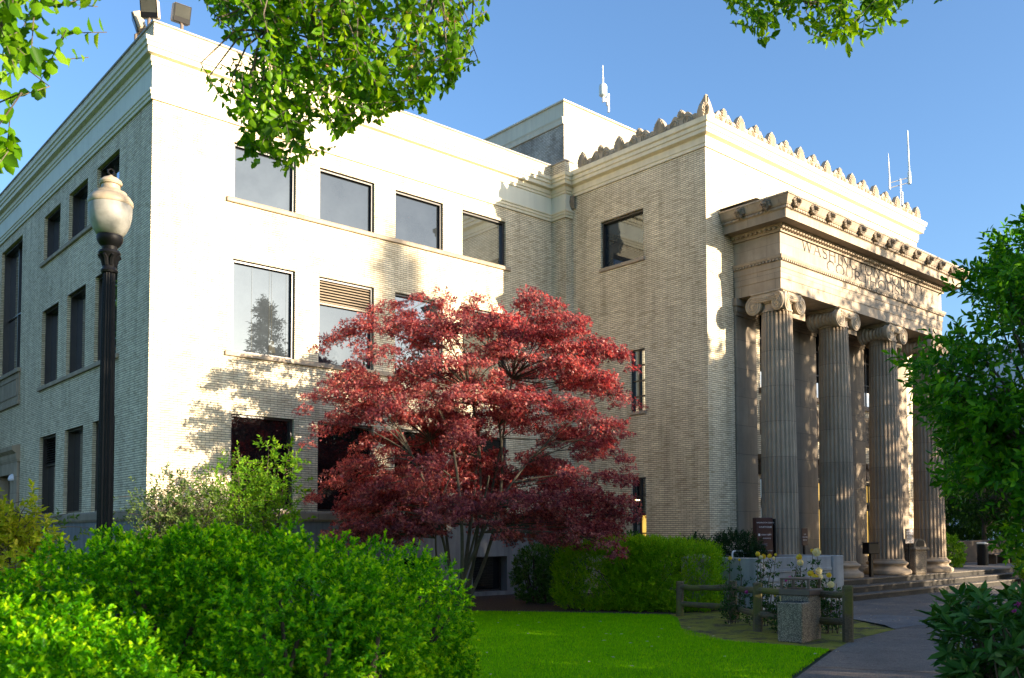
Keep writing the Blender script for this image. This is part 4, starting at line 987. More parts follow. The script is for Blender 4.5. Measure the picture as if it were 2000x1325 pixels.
# USE CENTER DOOR
us = thing('door_sign', 'small narrow maroon post sign reading USE CENTER DOOR', 'sign', (15.62, -7.86, 0), rz=R(-20))
m = MB(); m.box(-.025, .025, -.02, .02, 0, 1.6); m.build('post', 'black_metal', us); m = MB(); m.bbox(-.10, .10, -.045, -.02, 1.56, 2.04, .004); m.build('panel', 'maroon', us)
for txt, z in (('USE', 1.87), ('CENTER', 1.79), ('DOOR', 1.71)): text(txt, .048, (0, -.048, z), rt, 'sign_white', us)
# black box on a post
bx = thing('post_box', 'black metal box on a single black post between the columns', 'post box', (19.72, -7.72, .53), rz=R(-15))
m = MB(); m.bbox(-.05, .05, -.05, .05, 0, .74, .005); m.bbox(-.16, .16, -.12, .12, 0, .012, .003); m.build('post', 'black_metal', bx); m = MB(); m.bbox(-.23, .23, -.14, .14, .72, 1.06, .02); m.bbox(-.235, .235, -.15, .145, 1.06, 1.085, .008); m.build('box', 'black_metal', bx)
# rules sign
rs = thing('notice_sign', 'maroon notice board of small white lines on a thin post beside the trash bin', 'sign', (22.02, -7.85, .53), rz=R(-20))
m = MB(); m.tube([(0, 0, 0), (0, 0, 1.1)], .03, 8); m.lathe([(.16, 0), (.16, .02), (.04, .03)], 14); m.build('post', 'black_metal', rs); m = MB(); m.bbox(-.185, .185, -.05, -.03, 1.03, 1.52, .004); m.build('panel', 'maroon', rs)
m = MB(); rg = random.Random(4)
for kk in range(9):
    wl = rg.uniform(.09, .15); x = -wl
    while x < wl: d = rg.uniform(.02, .05); m.box(x, min(x+d, wl), -.0515, -.0502, 1.475-kk*.05-.012, 1.475-kk*.05+.010); x += d+.012
m.build('small_print', 'sign_white', rs)

# bench, ash can and low wall far at the right
p = pixplane(1905, 1100, 2, .53)
lw = thing('retaining_wall', 'dark low stone-faced wall under the far shrubs', 'wall', (33, -3.5, 0)); m = MB(); m.prism([(-1.2, .2), (-.4, 1.5), (9, 1.6), (9, .2)], 0, .6, 'y'); m.build('block', 'timber_dark', lw)
bn = thing('bench', 'dark timber bench in front of the low wall at the far right', 'bench', (35.6, -5.1, .53))
m = MB()
for kk in range(4): m.bbox(-.2, 3.2, -.3+kk*.16, -.17+kk*.16, .40, .46, .01)
m.build('seat', 'timber_dark', bn)
for x in (.1, 1.5, 2.9): m = MB(); m.bbox(x-.06, x+.06, -.27, .3, 0, .40, .01); m.build('leg', 'timber_dark', bn)
cn = thing('ash_can', 'small black cylinder ash can with a pale top beside the far bench', 'ash can', (33.6, -5.6, .53)); m = MB(); m.lathe([(.22, 0), (.22, .9), (.20, .92)], 18); m.build('body', 'black_metal', cn, True); m = MB(); m.lathe([(.225, .92), (.225, .98), (.1, 1.0)], 18); m.build('rim', 'white_metal', cn, True)
# pale office block beyond
ob = thing('office_building', 'pale distant office block glimpsed between the portico and the dark tree', 'building', (75, 4, 0))
m = MB(); wall(m, 'y', 0, 0, 30, 0, 18, [(1.2+3*a, 3.0+3*a, 2+3.6*b, 4.4+3.6*b) for a in range(9) for b in range(4)], .3); wall(m, 'x', 0, 0, 50, 0, 18, [(1+3*a, 2.8+3*a, 2+3.6*b, 4.4+3.6*b) for a in range(16) for b in range(4)], .3); m.quad((0, 0, 18), (30, 0, 18), (30, 50, 18), (0, 50, 18)); m.build('wall', 'far_wall', ob)
for b in range(4):
    m = MB(); m.quad((1, .28, 2+3.6*b), (29, .28, 2+3.6*b), (29, .28, 4.4+3.6*b), (1, .28, 4.4+3.6*b)); m.quad((.28, 49, 2+3.6*b), (.28, 1, 2+3.6*b), (.28, 1, 4.4+3.6*b), (.28, 49, 4.4+3.6*b)); m.build('window_band', 'pane_grey', ob)

# ================================================================ FOLIAGE BUILDERS
def limb(mb, a, b, r0, r1, bow=.12, n=8):
    a = np.array(a, float); b = np.array(b, float); L = np.linalg.norm(b-a); mid = (a+b)/2+rng.normal(0, 1, 3)*L*bow; mid[2] += L*bow*.6
    pts = bez(a, mid, b, n); mb.tube(pts, list(np.linspace(r0, r1, n)), 7); return pts
def hedge(name, label, cat, blobs, mat, leaf, dens, group=None, nper=9, length=.09, pw=3.0, zmin=.5, up=.5, inner=.6, wr=.55, ang=1.0, rough=.06, stem='hedge_stem', clump=.2, tip=None):
    """a clipped shrub: shoots over superellipsoid bodies (centre, radii, yaw), leaves inside as well"""
    t = thing(name, label, cat, (blobs[0][0][0], blobs[0][0][1], 0), group); o = np.array([blobs[0][0][0], blobs[0][0][1], 0])
    PP, DD = [], []
    def inside(p, bl, s=1.0):
        c, r, yw = bl; q = p-np.array(c); cs, sn = math.cos(yw), math.sin(yw); x = q[:, 0]*cs+q[:, 1]*sn; y = -q[:, 0]*sn+q[:, 1]*cs
        return (np.abs(x/r[0])**pw+np.abs(y/r[1])**pw+np.abs(q[:, 2]/r[2])**pw) < s
    for bl in blobs:
        c, r, yw = bl; area = 4*3.14*((r[0]*r[1])**1.6+(r[0]*r[2])**1.6+(r[1]*r[2])**1.6)**(1/1.6)/3**(1/1.6)
        n = int(area*dens); d = rng.normal(size=(n, 3)); sc = (np.sum(np.abs(d/np.array(r))**pw, 1))**(-1/pw); q = d*sc[:, None]
        nr = unit(np.sign(q)*np.abs(q/np.array(r))**(pw-1)/np.array(r))
        cc = []   # small rounded clumps with crevices between them
        for a in q[rng.permutation(n)[:1500]]:
            if all(np.sum((a-b)**2) > clump**2 for b in cc): cc.append(a)
        cc = np.array(cc); near = np.empty(n, int)
        for s0 in range(0, n, 4000): near[s0:s0+4000] = np.argmin(((q[s0:s0+4000, None]-cc[None])**2).sum(2), 1)
        off = q-cc[near]; dn = np.linalg.norm(off, axis=1)/(clump*.72); hgt = rng.normal(0, rough*.35, len(cc))[near]
        depth = rng.random(n)**.7*inner*rng.integers(0, 2, n)
        q = q+nr*(rough*(.75-1.5*np.clip(dn, 0, 1.3)**2)+hgt+rng.normal(0, rough*.12, n))[:, None]-nr*(depth*.35)[:, None]
        nr = unit(nr+off/clump*1.3)
        cs, sn = math.cos(yw), math.sin(yw); rot = lambda a: np.stack([a[:, 0]*cs-a[:, 1]*sn, a[:, 0]*sn+a[:, 1]*cs, a[:, 2]], 1)
        q = rot(q)+np.array(c); nr = rot(nr); ok = (q[:, 2] > .02)
        low = q[:, 2] < zmin; ok &= ~(low & (rng.random(n) > .45))
        for b2 in blobs:
            if b2 is not bl: ok &= ~inside(q, b2, .8)
        PP.append(q[ok]); DD.append(nr[ok])
    P = np.concatenate(PP); D = unit(np.concatenate(DD)+rng.normal(0, .32, (len(P), 3))+np.array([0, 0, up]))
    a = sprigs(P-D*length*.6, D, nper, length*rng.uniform(.7, 1.3, len(P)), leaf, ang=ang)
    if tip:
        k_ = len(P)*(nper-3); leaves('new_growth', tip, a[0][k_:]-o, *[q[k_:] for q in a[1:]], parent=t, wr=wr); a = [q[:k_] for q in a]
    leaves('foliage', mat, a[0]-o, *a[1:], parent=t, wr=wr)
    m = MB()
    for c, r, yw in blobs:
        for kk in range(9):
            an = rng.uniform(0, 6.28); e = np.array(c)+np.array([math.cos(an)*r[0]*.7, math.sin(an)*r[1]*.7, rng.uniform(0, r[2]*.8)])-o
            limb(m, (c[0]-o[0]+rng.normal(0, .12), c[1]-o[1]+rng.normal(0, .12), 0), e, .022, .008, .1, 6)
    m.build('stem', stem, t); return t
def yaw_of(v): return math.atan2(v[1], v[0])
CY_ = yaw_of(RT)

# clipped boxwood masses in the foreground
def camp(depth, lat, z): p = CAM+FW*depth+RT*lat; return (p[0], p[1], z)
GB = 'clipped boxwoods in front'
hedge('boxwood_shrub', 'nearest clipped boxwood at the left edge, soft and out of focus', 'hedge', [(camp(2.75, -1.98, .83), (1.00, .60, .82), CY_), (camp(2.55, -1.20, .75), (.30, .35, .76), CY_)], 'boxwood', .0245, 2250, GB, 11, .055, zmin=1.0, rough=.075, pw=3.4, clump=.17, tip='boxwood_tip', up=.25)
hedge('boxwood_shrub', 'broad clipped boxwood in the middle with a dark hollow in its face', 'hedge', [(camp(4.1, -1.42, 1.47), (.78, .55, .34), CY_), (camp(3.55, -.76, .88), (.32, .45, .86), CY_), (camp(3.9, -.80, 1.05), (.34, .45, .70), CY_)], 'boxwood', .0245, 2250, GB, 11, .055, zmin=.9, rough=.075, pw=3.4, clump=.17, tip='boxwood_tip', up=.25)
hedge('boxwood_shrub', 'rounded boxwood at the right end of the hedge, edge lit yellow by the sun', 'hedge', [(camp(4.7, -.63, .90), (.38, .55, .85), CY_)], 'boxwood', .0245, 2250, GB, 11, .055, zmin=.9, rough=.075, pw=3.4, clump=.17, tip='boxwood_tip', up=.25)
# arborvitae hedge by the wing
dv = np.array([.53, -.85]); dv /= np.linalg.norm(dv)
hedge('cedar_hedge', 'squared feathery cedar hedge in front of the column wing', 'hedge', [((9.78, -6.72, .82), (2.08, .85, .87), yaw_of(dv))], 'arborvitae', .075, 620, None, 9, .20, 5.0, .0, .9, .5, .30, .6, .07)
# dark evergreen tops behind it
hedge('evergreen_shrub', 'low dark evergreen mound against the wall beside the maroon sign', 'shrub', [((13.15, -7.3, .95), (.55, .9, .98), 0), ((12.3, -6.6, .9), (.5, .6, .95), 0)], 'dark_conifer', .09, 260, 'dark evergreens by the wall', 8, .16, 2.2, 0, .6, .5, .3)
hedge('evergreen_shrub', 'small dark evergreen tucked between cedar hedge and wall under the slit window', 'shrub', [((12.6, -3.9, .95), (.55, .6, 1.0), 0)], 'rhodo', .10, 130, 'dark evergreens by the wall', 8, .12, 2.2, 0, .6, .5, .35)
hedge('rhododendron', 'dark leafy shrub beneath the right side of the red maple', 'shrub', [((9.4, -3.4, .75), (.6, .6, .85), 0), ((10.6, -3.2, .9), (.8, .6, .9), 0)], 'rhodo', .11, 110, None, 8, .12, 2.2, 0, .6, .5, .32)

# ---- airy shrubs by the long wall
def airy(name, label, cat, stems, mat, leaf, nshoot, group=None, wr=.55, shoot=.32, bark='twig', spread=.5, nper=9, droop=.05):
    t = thing(name, label, cat, stems[0][0], group); o = np.array(stems[0][0]); m = MB(); P, D = [], []
    for a, b, w_ in stems:
        pts = limb(m, np.array(a)-o, np.array(b)-o, .022, .006, .08, 9)
        for kk in range(nshoot):
            s = rng.uniform(.25, 1.0)**.8; q = pts[min(8, int(s*8.99))]; e = q+np.array([rng.normal(0, w_), rng.normal(0, w_), rng.normal(0, w_*.5)])*(1.15-.6*s)
            P.append(e); dd = unit(np.array([e-q+np.array([0, 0, .2])]))[0]; D.append(dd)
            if kk % 3 == 0: m.tube([q, (q+e)/2+np.array([0, 0, .04]), e+dd*shoot*.7], [.006, .005, .003], 5)
    a = sprigs(np.array(P), np.array(D)+rng.normal(0, .3, (len(P), 3)), nper, shoot*rng.uniform(.6, 1.2, len(P)), leaf, droop=droop, ang=1.2)
    leaves('foliage', mat, *a, parent=t, wr=wr); m.build('stem', bark, t); return t
def G(u, v, y): p = pixplane(u, v, 1, y); return (float(p[0]), float(p[1]), float(p[2]))
def g0(u, y): q = G(u, 1000, y); return (q[0], y, 0)
airy('shrub', 'upright bright green shrub with long shoots before the ground floor window', 'shrub', [(g0(520, -2.6), G(*e, -2.6), .32) for e in ((525, 880), (505, 925), (560, 900), (570, 950), (530, 960), (490, 930), (545, 915), (515, 960))], 'shrub_lime', .115, 42, 'loose shrubs along the wall', .6)
airy('shrub', 'arching lime green shrub left of the window with fine twigs', 'shrub', [(g0(440, -2.9), G(*e, -2.9), .34) for e in ((465, 905), (440, 925), (415, 945), (480, 950), (455, 960), (430, 975), (410, 975), (475, 985))], 'shrub_lime', .080, 80, 'loose shrubs along the wall', .55, .26)
airy('shrub', 'dull olive shrub with dry flower tufts at the corner of the long wall', 'shrub', [(g0(350, -3.0), G(*e, -3.0), .42) for e in ((300, 970), (330, 950), (360, 955), (390, 960), (345, 985), (400, 985), (310, 1000), (370, 1000), (290, 1010))], 'shrub_olive', .080, 95, 'loose shrubs along the wall', .5, .26)
airy('azalea', 'golden green azalea at the left edge behind the hedge', 'shrub', [(camp(9.0, -4.75, 0), pix(e[0], e[1], 9.0), .22) for e in ((10, 1010), (40, 1005), (65, 1030), (-20, 1000), (30, 1035), (-40, 1020), (55, 1045), (10, 1050))], 'shrub_gold', .075, 70, None, .45, .16)
airy('sapling', 'thin dark stemmed sapling next to the azalea by the side wall', 'shrub', [(camp(11.0, -5.6, 0), pix(e[0], e[1], 11.0), .2) for e in ((95, 1015), (110, 1030), (85, 1040))], 'shrub_olive', .08, 16, None, .5, .2)

# ---- red maple
mp = thing('japanese_maple', 'spreading red Japanese maple with layered crown in front of the wing', 'tree', (5.75, -4.55, 0)); mo = np.array([5.75, -4.55, 0.])
ZM = float((mo-CAM)@FW)
m = MB(); tips = []
def mpt(u, v, dd): return pix(u, v, ZM+dd)-mo
for u, v, dd, r in ((880, 850, -.3, .05), (935, 870, .5, .055), (975, 830, .1, .05), (840, 860, .6, .04), (1030, 905, -.3, .045), (805, 890, -.7, .04), (915, 760, 0, .045), (1000, 740, .9, .04), (955, 930, -.9, .035), (880, 930, -.9, .03)):
    st = np.array([rng.normal(0, .10), rng.normal(0, .10), 0.0]); tips.append((limb(m, st, mpt(u, v, dd), r, r*.55, .13, 12)))
SIL = [(560, 835, 860), (590, 770, 1085), (640, 690, 1120), (680, 645, 1190), (740, 630, 1230), (800, 630, 1232), (850, 632, 1230), (900, 650, 1232), (950, 655, 1226), (1000, 670, 1236), (1040, 680, 1200)]
FIX = [(700, 640), (760, 612), (838, 588), (850, 640), (730, 690), (672, 655), (665, 748), (725, 755), (650, 828), (705, 812), (765, 800), (810, 765), (690, 915), (760, 892), (840, 905), (720, 985), (790, 962), (870, 935), (705, 1022), (780, 1025),
       (930, 602), (900, 640), (955, 640), (860, 705), (930, 705), (965, 790), (900, 830), (1000, 805), (1045, 785), (1050, 590), (1092, 612), (1060, 655), (1122, 650), (1160, 680), (1192, 692), (1110, 712), (1170, 742), (1203, 772), (1130, 800), (1192, 832), (1110, 862), (1180, 890), (1202, 935), (1120, 932), (1062, 900), (1080, 972), (1160, 982), (1204, 978), (1120, 1022), (1040, 1012), (1172, 1034), (640, 775), (655, 945), (830, 1010), (740, 1040), (820, 1045), (690, 1045), (1080, 1045), (1150, 1050), (1020, 1040), (1200, 1010), (880, 985), (1000, 975), (930, 1000)]
pads = []
for u, v in FIX:
    u = 930+(u-930)*.95; f = (u-930)/310; pads.append(mpt(u, v, rng.uniform(-1.6, .3)*math.sqrt(max(.06, 1-f*f))))
k = 0
while len(pads) < 138 and k < 6000:
    k += 1; v = rng.uniform(620, 1035); vs_ = [q[0] for q in SIL]; l = np.interp(v, vs_, [q[1] for q in SIL]); r = np.interp(v, vs_, [q[2] for q in SIL]); u = rng.uniform(l+60, r-60)
    if 875 < u < 1015 and v > 880 and rng.random() < .85: continue
    if 1045 < u < 1105 and 640 < v < 780 and rng.random() < .7: continue
    f = (u-(l+r)/2)/((r-l)/2); p = mpt(u, v, rng.uniform(-1.2, 2.2)*math.sqrt(max(.05, 1-f*f)))
    if p[1]+mo[1] > -.45 or p[2] < 1.0: continue
    if all(np.linalg.norm((p-q)*np.array([1, 1, 2.2])) > .5 for q in pads): pads.append(p)
for _ in range(42):
    p = mpt(rng.uniform(690, 1180), rng.uniform(890, 1045), rng.uniform(.3, 2.4))
    if p[1]+mo[1] < -.5 and p[2] > .7: pads.append(p)
P, A, N, L = [], [], [], []
br = [q for pts in tips for q in pts[5:]]
for p in pads:
    d0 = min(br, key=lambda q: np.linalg.norm(q-p)+2.5*max(0, q[2]-p[2])); limb(m, d0, p, .018, .006, .14, 8)
    out = p*np.array([1, 1, 0]); out = unit(out[None])[0]; sd = np.array([-out[1], out[0], 0]); nsub = int(rng.uniform(12, 19)); ra = rng.uniform(.50, .80); rb = ra*rng.uniform(.6, .85)
    for _ in range(nsub):   # each pad is a fan of small leafy sprays, drooping outwards
        a_ = rng.uniform(0, 6.28); s_ = math.sqrt(rng.random()); x, y = ra*s_*math.cos(a_), rb*s_*math.sin(a_)
        c_ = p+out*(x+.12)+sd*y+np.array([0, 0, .14-.30*max(0, x/ra)**1.5-.22*(s_**3)+rng.normal(0, .09)]); nl = int(rng.uniform(44, 68)); th = rng.uniform(0, 6.28, nl); rr = .20*np.sqrt(rng.random(nl))
        q = np.stack([rr*np.cos(th), rr*np.sin(th), rng.normal(0, .045, nl)-1.6*rr**2], 1)
        P.append(c_+q); A.append(np.stack([np.cos(th), np.sin(th), np.full(nl, -.6)], 1)+out*.45+rng.normal(0, .35, (nl, 3))); N.append(np.array([0, 0, .55])+rng.normal(0, .55, (nl, 3))+out*.55); L.append(rng.uniform(.042, .078, nl))
        m.tube([p, (p+c_)/2+np.array([0, 0, .05]), c_], [.006, .004, .003], 4)
leaves('crown', 'maple_red', np.concatenate(P), np.concatenate(A), np.concatenate(N), np.concatenate(L), mp, .36, 3)
m.build('trunk', 'maple_bark', mp, True)

# ---- trees whose boughs hang into the picture
def in_poly(u, v, poly):
    n = len(poly); c = False; j = n-1
    for i in range(n):
        if (poly[i][1] > v) != (poly[j][1] > v) and u < (poly[j][0]-poly[i][0])*(v-poly[i][1])/(poly[j][1]-poly[i][1])+poly[i][0]: c = not c
        j = i
    return c
def bough(m, root, poly, z0, z1, count, leaf, tw, nper, anchors, o, extra=None):
    """drooping leafy twigs filling a hanging mass; returns leaf arrays, adds limbs to m"""
    us = [p[0] for p in poly]; vs = [p[1] for p in poly]; T, D, LN = [], [], []; mains = []
    for (u, v, d) in anchors:
        e = pix(u, v, d)-o; mid = (np.array(root)+e)/2; mid[2] = max(e[2], root[2])+.7; pts = bez(root, mid, e, 14); m.tube(pts, list(np.linspace(.06, .012, 14)), 7); mains += pts[7:]
    k = 0
    while k < count:
        u, v = rng.uniform(min(us), max(us)), rng.uniform(min(vs), max(vs))
        if not in_poly(u, v, poly): continue
        d = rng.uniform(z0, z1); tip = pix(u, v, d)-o; up = np.array([rng.normal(0, .6), rng.normal(0, .6), rng.uniform(.25, .9)]); up /= np.linalg.norm(up)
        ln = tw*rng.uniform(.6, 1.3); T.append(tip+up*ln); D.append(-up); LN.append(ln)
        if k % 6 == 0:
            q = min(mains, key=lambda a: np.linalg.norm(a-tip)); m.tube([q, (q+tip+up*ln)/2+np.array([0, 0, .10]), tip+up*ln, tip], [.008, .006, .004, .002], 4)
        else: m.tube([tip+up*ln, tip+up*ln*.5, tip], [.003, .003, .002], 4)
        k += 1
    return sprigs(np.array(T), np.array(D), nper, np.array(LN), leaf, jitter=.3, up=-.12, phase=3.0, ang=1.15)
def crown_leaves(c, r, ncl, per, cr, leaf, o, hole=0.0):
    P, N, A, L, C = [], [], [], [], []
    for _ in range(ncl):
        d = unit(rng.normal(size=(1, 3)))[0]; q = np.array(c)+d*np.array(r)*rng.uniform(.45, 1.0)**.6*(1+.12*rng.normal()); s = cr*rng.uniform(.6, 1.3); C.append(q-o)
        x = rng.normal(size=(per, 3))*np.array([1, 1, .6])*s*.55; P.append(q-o+x); A.append(d*.5+rng.normal(0, .7, (per, 3))+np.array([0, 0, -.25])); N.append(np.array([0, 0, .8])+rng.normal(0, .6, (per, 3))); L.append(leaf*rng.uniform(.7, 1.25, per))
    return np.concatenate(P), np.concatenate(A), np.concatenate(N), np.concatenate(L), C
def cat4(*a): return tuple(np.concatenate([q[i] for q in a]) for i in range(4))

t = thing('elm_tree', 'green elm whose leafy bough hangs over the long sunlit wall', 'tree', (-11.5, -24.5, 0)); o = np.array([-11.5, -24.5, 0.])
m = MB(); m.tube([(0, 0, 0), (.1, .1, 1.5), (.15, .2, 4), (.5, .6, 6.5)], [.34, .27, .23, .17], 12)
root = np.array([.5, .6, 6.5])
POLY = [(400, -90), (412, 20), (435, 55), (455, 75), (500, 92), (505, 130), (478, 165), (462, 195), (445, 222), (462, 250), (470, 275), (455, 300), (478, 318), (505, 330), (540, 322), (562, 335), (590, 305), (590, 270), (640, 262), (690, 285), (700, 245), (735, 260), (738, 205), (790, 215), (822, 235), (830, 185), (860, 190), (885, 160), (895, 160), (910, 105), (905, 60), (930, 25), (935, -90)]
a1 = bough(m, root, POLY, 5.2, 6.7, 620, .067, .29, 12, ((560, -60, 5.9), (760, -60, 6), (660, 20, 6.1), (520, 60, 5.9), (860, -20, 6), (480, -40, 5.7), (930, -60, 6.2), (620, 80, 6)), o)
POLY2 = [(-80, -90), (120, -90), (125, 15), (95, 20), (120, 85), (105, 110), (95, 95), (80, 140), (80, 165), (70, 195), (40, 150), (15, 210), (-80, 215)]
a2 = bough(m, root, POLY2, 4.4, 5.6, 62, .10, .42, 10, ((60, -60, 5), (150, -40, 5), (0, 60, 4.8), (-60, 120, 5)), o)
a3 = bough(m, root, [(-60, 290), (10, 290), (35, 310), (45, 322), (10, 345), (-60, 345)], 4.6, 5.2, 7, .10, .34, 8, ((-70, 300, 5),), o)
cr = crown_leaves((-9.5, -22.5, 10.2), (3.6, 3.6, 1.9), 60, 55, .9, .11, o)
for c in cr[4][::2]: limb(m, (.5, .6, 6.4), c, .05, .012, .1, 6)
leaves('crown', 'elm_leaf', *cat4(a1, a2, a3, cr[:4]), parent=t, wr=.66)
m.build('trunk', 'bark', t, True)
# dry seed clusters on the hanging bough
P = np.concatenate([np.array([pix(rng.normal(u, 5), rng.normal(v, 22), rng.uniform(5.4, 6.2))-o for _ in range(26)]) for u, v in ((622, 60), (640, 125), (620, 40), (560, 60), (690, 90), (790, 55), (875, 30), (700, 15), (810, 110), (650, 20))])
leaves('seed_cluster', 'seed', P, rdir(len(P))+np.array([0, 0, -.8]), rdir(len(P)), rng.uniform(.015, .03, len(P)), t, .7)

t = thing('elm_tree', 'green elm of which only a low fringe of leaves shows against the sky', 'tree', (4.5, -22.0, 0)); o = np.array([4.5, -22.0, 0.])
m = MB(); m.tube([(0, 0, 0), (0, .1, 2), (-.2, .3, 5), (-.4, .6, 7.4)], [.3, .24, .2, .14], 12)
POLY3 = [(1405, -80), (1418, 12), (1440, 25), (1450, 48), (1485, 58), (1500, 72), (1540, 66), (1560, 85), (1590, 72), (1620, 105), (1650, 112), (1668, 118), (1680, 82), (1715, 85), (1730, 50), (1760, 58), (1775, 25), (1800, 12), (1830, 18), (1855, 15), (1865, -80)]
a1 = bough(m, np.array([-.4, .6, 7.4]), POLY3, 7.4, 8.8, 190, .095, .36, 10, ((1500, -50, 8), (1640, -40, 8.2), (1780, -60, 8.3), (1580, 10, 8)), o)
cr = crown_leaves((3.2, -20.8, 10.8), (3.2, 3.2, 1.6), 55, 50, .9, .12, o)
for c in cr[4][::2]: limb(m, (-.4, .6, 7.2), c, .05, .012, .1, 6)
leaves('crown', 'elm_leaf', *cat4(a1, cr[:4]), parent=t, wr=.56); m.build('trunk', 'bark', t, True)

# ---- dark broadleaf tree at the right edge
t = thing('magnolia_tree', 'dark glossy broadleaf tree crowding in front of the columns at the right edge', 'tree', camp(10.6, 6.7, 0)); o = np.array(camp(10.6, 6.7, 0))
m = MB(); m.tube([(0, 0, 0), (.05, 0, 1.2), (0, .05, 2.4)], [.13, .10, .08], 10)
MS = [(430, 2100, 2300), (470, 1975, 2300), (500, 1935, 2300), (545, 1905, 2300), (600, 1872, 2300), (650, 1835, 2300), (700, 1775, 2300), (740, 1775, 2300), (790, 1800, 2300), (850, 1840, 2300), (900, 1832, 2300), (960, 1845, 2300), (1000, 1880, 2300), (1050, 1985, 2300), (1075, 2100, 2300)]
P, D = [], []; nb = 0; bt = []
while nb < 122:
    v = rng.uniform(455, 1060); l = np.interp(v, [s[0] for s in MS], [s[1] for s in MS])+60; u = rng.uniform(l, min(l+400, 2310)) if nb % 3 else rng.uniform(l, l+30)
    dd = rng.uniform(-1, 1)*1.7*math.sqrt(min(1, .10+max(0, u-l)/220))
    if v < 600 and rng.random() > .3+.5*(v-440)/160: continue
    if v > 930 and rng.random() > .6: continue
    e = pix(u, v, 10.6+dd)-o; c = np.array([0, 0, 3.2]); od = unit(((e-c)*np.array([1, 1, .55])+np.array([0, 0, .1]))[None])[0]; sd = unit(np.cross(od, [0, 0, 1.])[None])[0]; nb += 1; bt.append(e)
    for _ in range(int(rng.uniform(15, 26))):
        x, y = rng.uniform(-.55, .28), rng.normal(0, .24); P.append(e+od*x+sd*y*(1-.6*max(0, x/.28))+np.array([0, 0, rng.normal(0, .07)-.25*max(0, x)**1.2])); D.append(od*1.0+sd*y*1.6+np.array([0, 0, rng.normal(.15, .25)]))
P = np.array(P); D = unit(np.array(D)+rng.normal(0, .25, (len(P), 3)))
a = sprigs(P, D, 8, .24*rng.uniform(.7, 1.3, len(P)), .125, jitter=.25, ang=1.25)
for e in bt: limb(m, (rng.normal(0, .1), rng.normal(0, .1), rng.uniform(1.2, 2.6)), e, .035, .006, .08, 8)
leaves('crown', 'magnolia', *a, parent=t, wr=.42); m.build('trunk', 'bark', t, True)

# ---- rhododendron at the lower right
t = thing('rhododendron', 'dark rhododendron with a few pink buds in the lower right corner', 'shrub', camp(6.1, 3.45, 0)); o = np.array(camp(6.1, 3.45, 0)); m = MB(); P, D = [], []
RS = [(1168, 1890, 2200), (1185, 1860, 2200), (1220, 1825, 2200), (1260, 1830, 2200), (1300, 1860, 2200), (1360, 1860, 2200), (1500, 1880, 2200)]
while len(P) < 640:
    v = rng.uniform(1172, 1560); l = np.interp(v, [s[0] for s in RS], [s[1] for s in RS]); u = rng.uniform(l, 2180); dd = rng.uniform(-1, 1)*.75*math.sqrt(min(1, .15+(u-l)/130)); e = pix(u, v+max(0, 1925-u)*0, 6.1+dd)-o
    if e[2] < .1: continue
    if v < 1200 and 1930 < u < 1962: continue
    P.append(e); D.append(unit(np.array([e-np.array([0, 0, .35])]))[0]*.8+np.array([0, 0, .5]))
P = np.array(P); D = unit(np.array(D)+rng.normal(0, .35, (len(P), 3)))
a = sprigs(P, D, 9, 0.05, .135, jitter=.22, ang=1.55, up=.05)
for k in range(0, len(P), 3): limb(m, (rng.normal(0, .1), rng.normal(0, .1), 0), P[k], .012, .005, .1, 6)
leaves('foliage', 'rhodo', *a, parent=t, wr=.34)
m.build('stem', 'twig', t)
for u, v in ((1988, 1182), (1981, 1196)):
    p = pix(u, v, 5.6)-o; n_ = 14; leaves('bud', 'petal_pink', np.repeat(p[None], n_, 0)+rng.normal(0, .006, (n_, 3)), rdir(n_)+np.array([0, 0, .8]), rdir(n_), np.full(n_, .017), t, .7)

# ---- roses behind the fence
def rose(name, label, stems, gp='rose bushes behind the fence'):
    b0 = stems[0]; base = pix(b0[0], b0[1], b0[2]); t = thing('rose_bush', label, 'rose', (base[0], base[1], 0), gp); o = np.array([base[0], base[1], 0.]); m = MB(); P, D = [], []
    stems = stems+[(b0[0]+rng.normal(0, 14), rng.uniform(1128, 1170), b0[2]+rng.normal(0, .15), None, 0) for _ in range(4)]
    for u, v, z, mat, s in stems:
        s = s*1.15; e = pix(u, v, z)-o; st = np.array([e[0]*.35+rng.normal(0, .04), e[1]*.35+rng.normal(0, .04), 0]); pts = limb(m, st, e, .010, .005, .07, 8)
        for q in pts[1:7]:
            for _ in range(3): P.append(q+rng.normal(0, .03, 3)); D.append(np.array([rng.normal(), rng.normal(), .25]))
        if mat is None: continue
        n_ = 26; k = np.arange(n_); an = k*2.4; el = 1.45-2.1*(k/n_); dirs = np.stack([np.cos(an)*np.cos(el), np.sin(an)*np.cos(el), np.sin(el)], 1); tilt = np.array([-.25, -.45, 0])
        nr = -np.stack([np.cos(an), np.sin(an), np.full(n_, -.5)], 1)
        up_ = np.array([-.35, -.5, .8]); up_ /= np.linalg.norm(up_); tg = unit(up_-dirs*(dirs@up_)[:, None]+rng.normal(0, .12, (n_, 3))); leaves('bloom', mat, e+dirs*s*.42-tg*s*.30, tg, dirs, np.full(n_, s*.62), t, 1.15, fold=-.10, curl=-.10)
    a = sprigs(np.array(P), np.array(D), 6, .13, .058, ang=1.2); leaves('foliage', 'rose_leaf', *a, parent=t, wr=.62); m.build('stem', 'twig', t)
Yl, Cr, Pk = 'petal_yellow', 'petal_cream', 'petal_pink'
rose('r', 'rose bush with two small yellow blooms at the corner of the concrete planter', [(1426, 1091, 19.3, Yl, .075), (1444, 1094, 19.3, Yl, .05), (1450, 1125, 19.3, None, 0)])
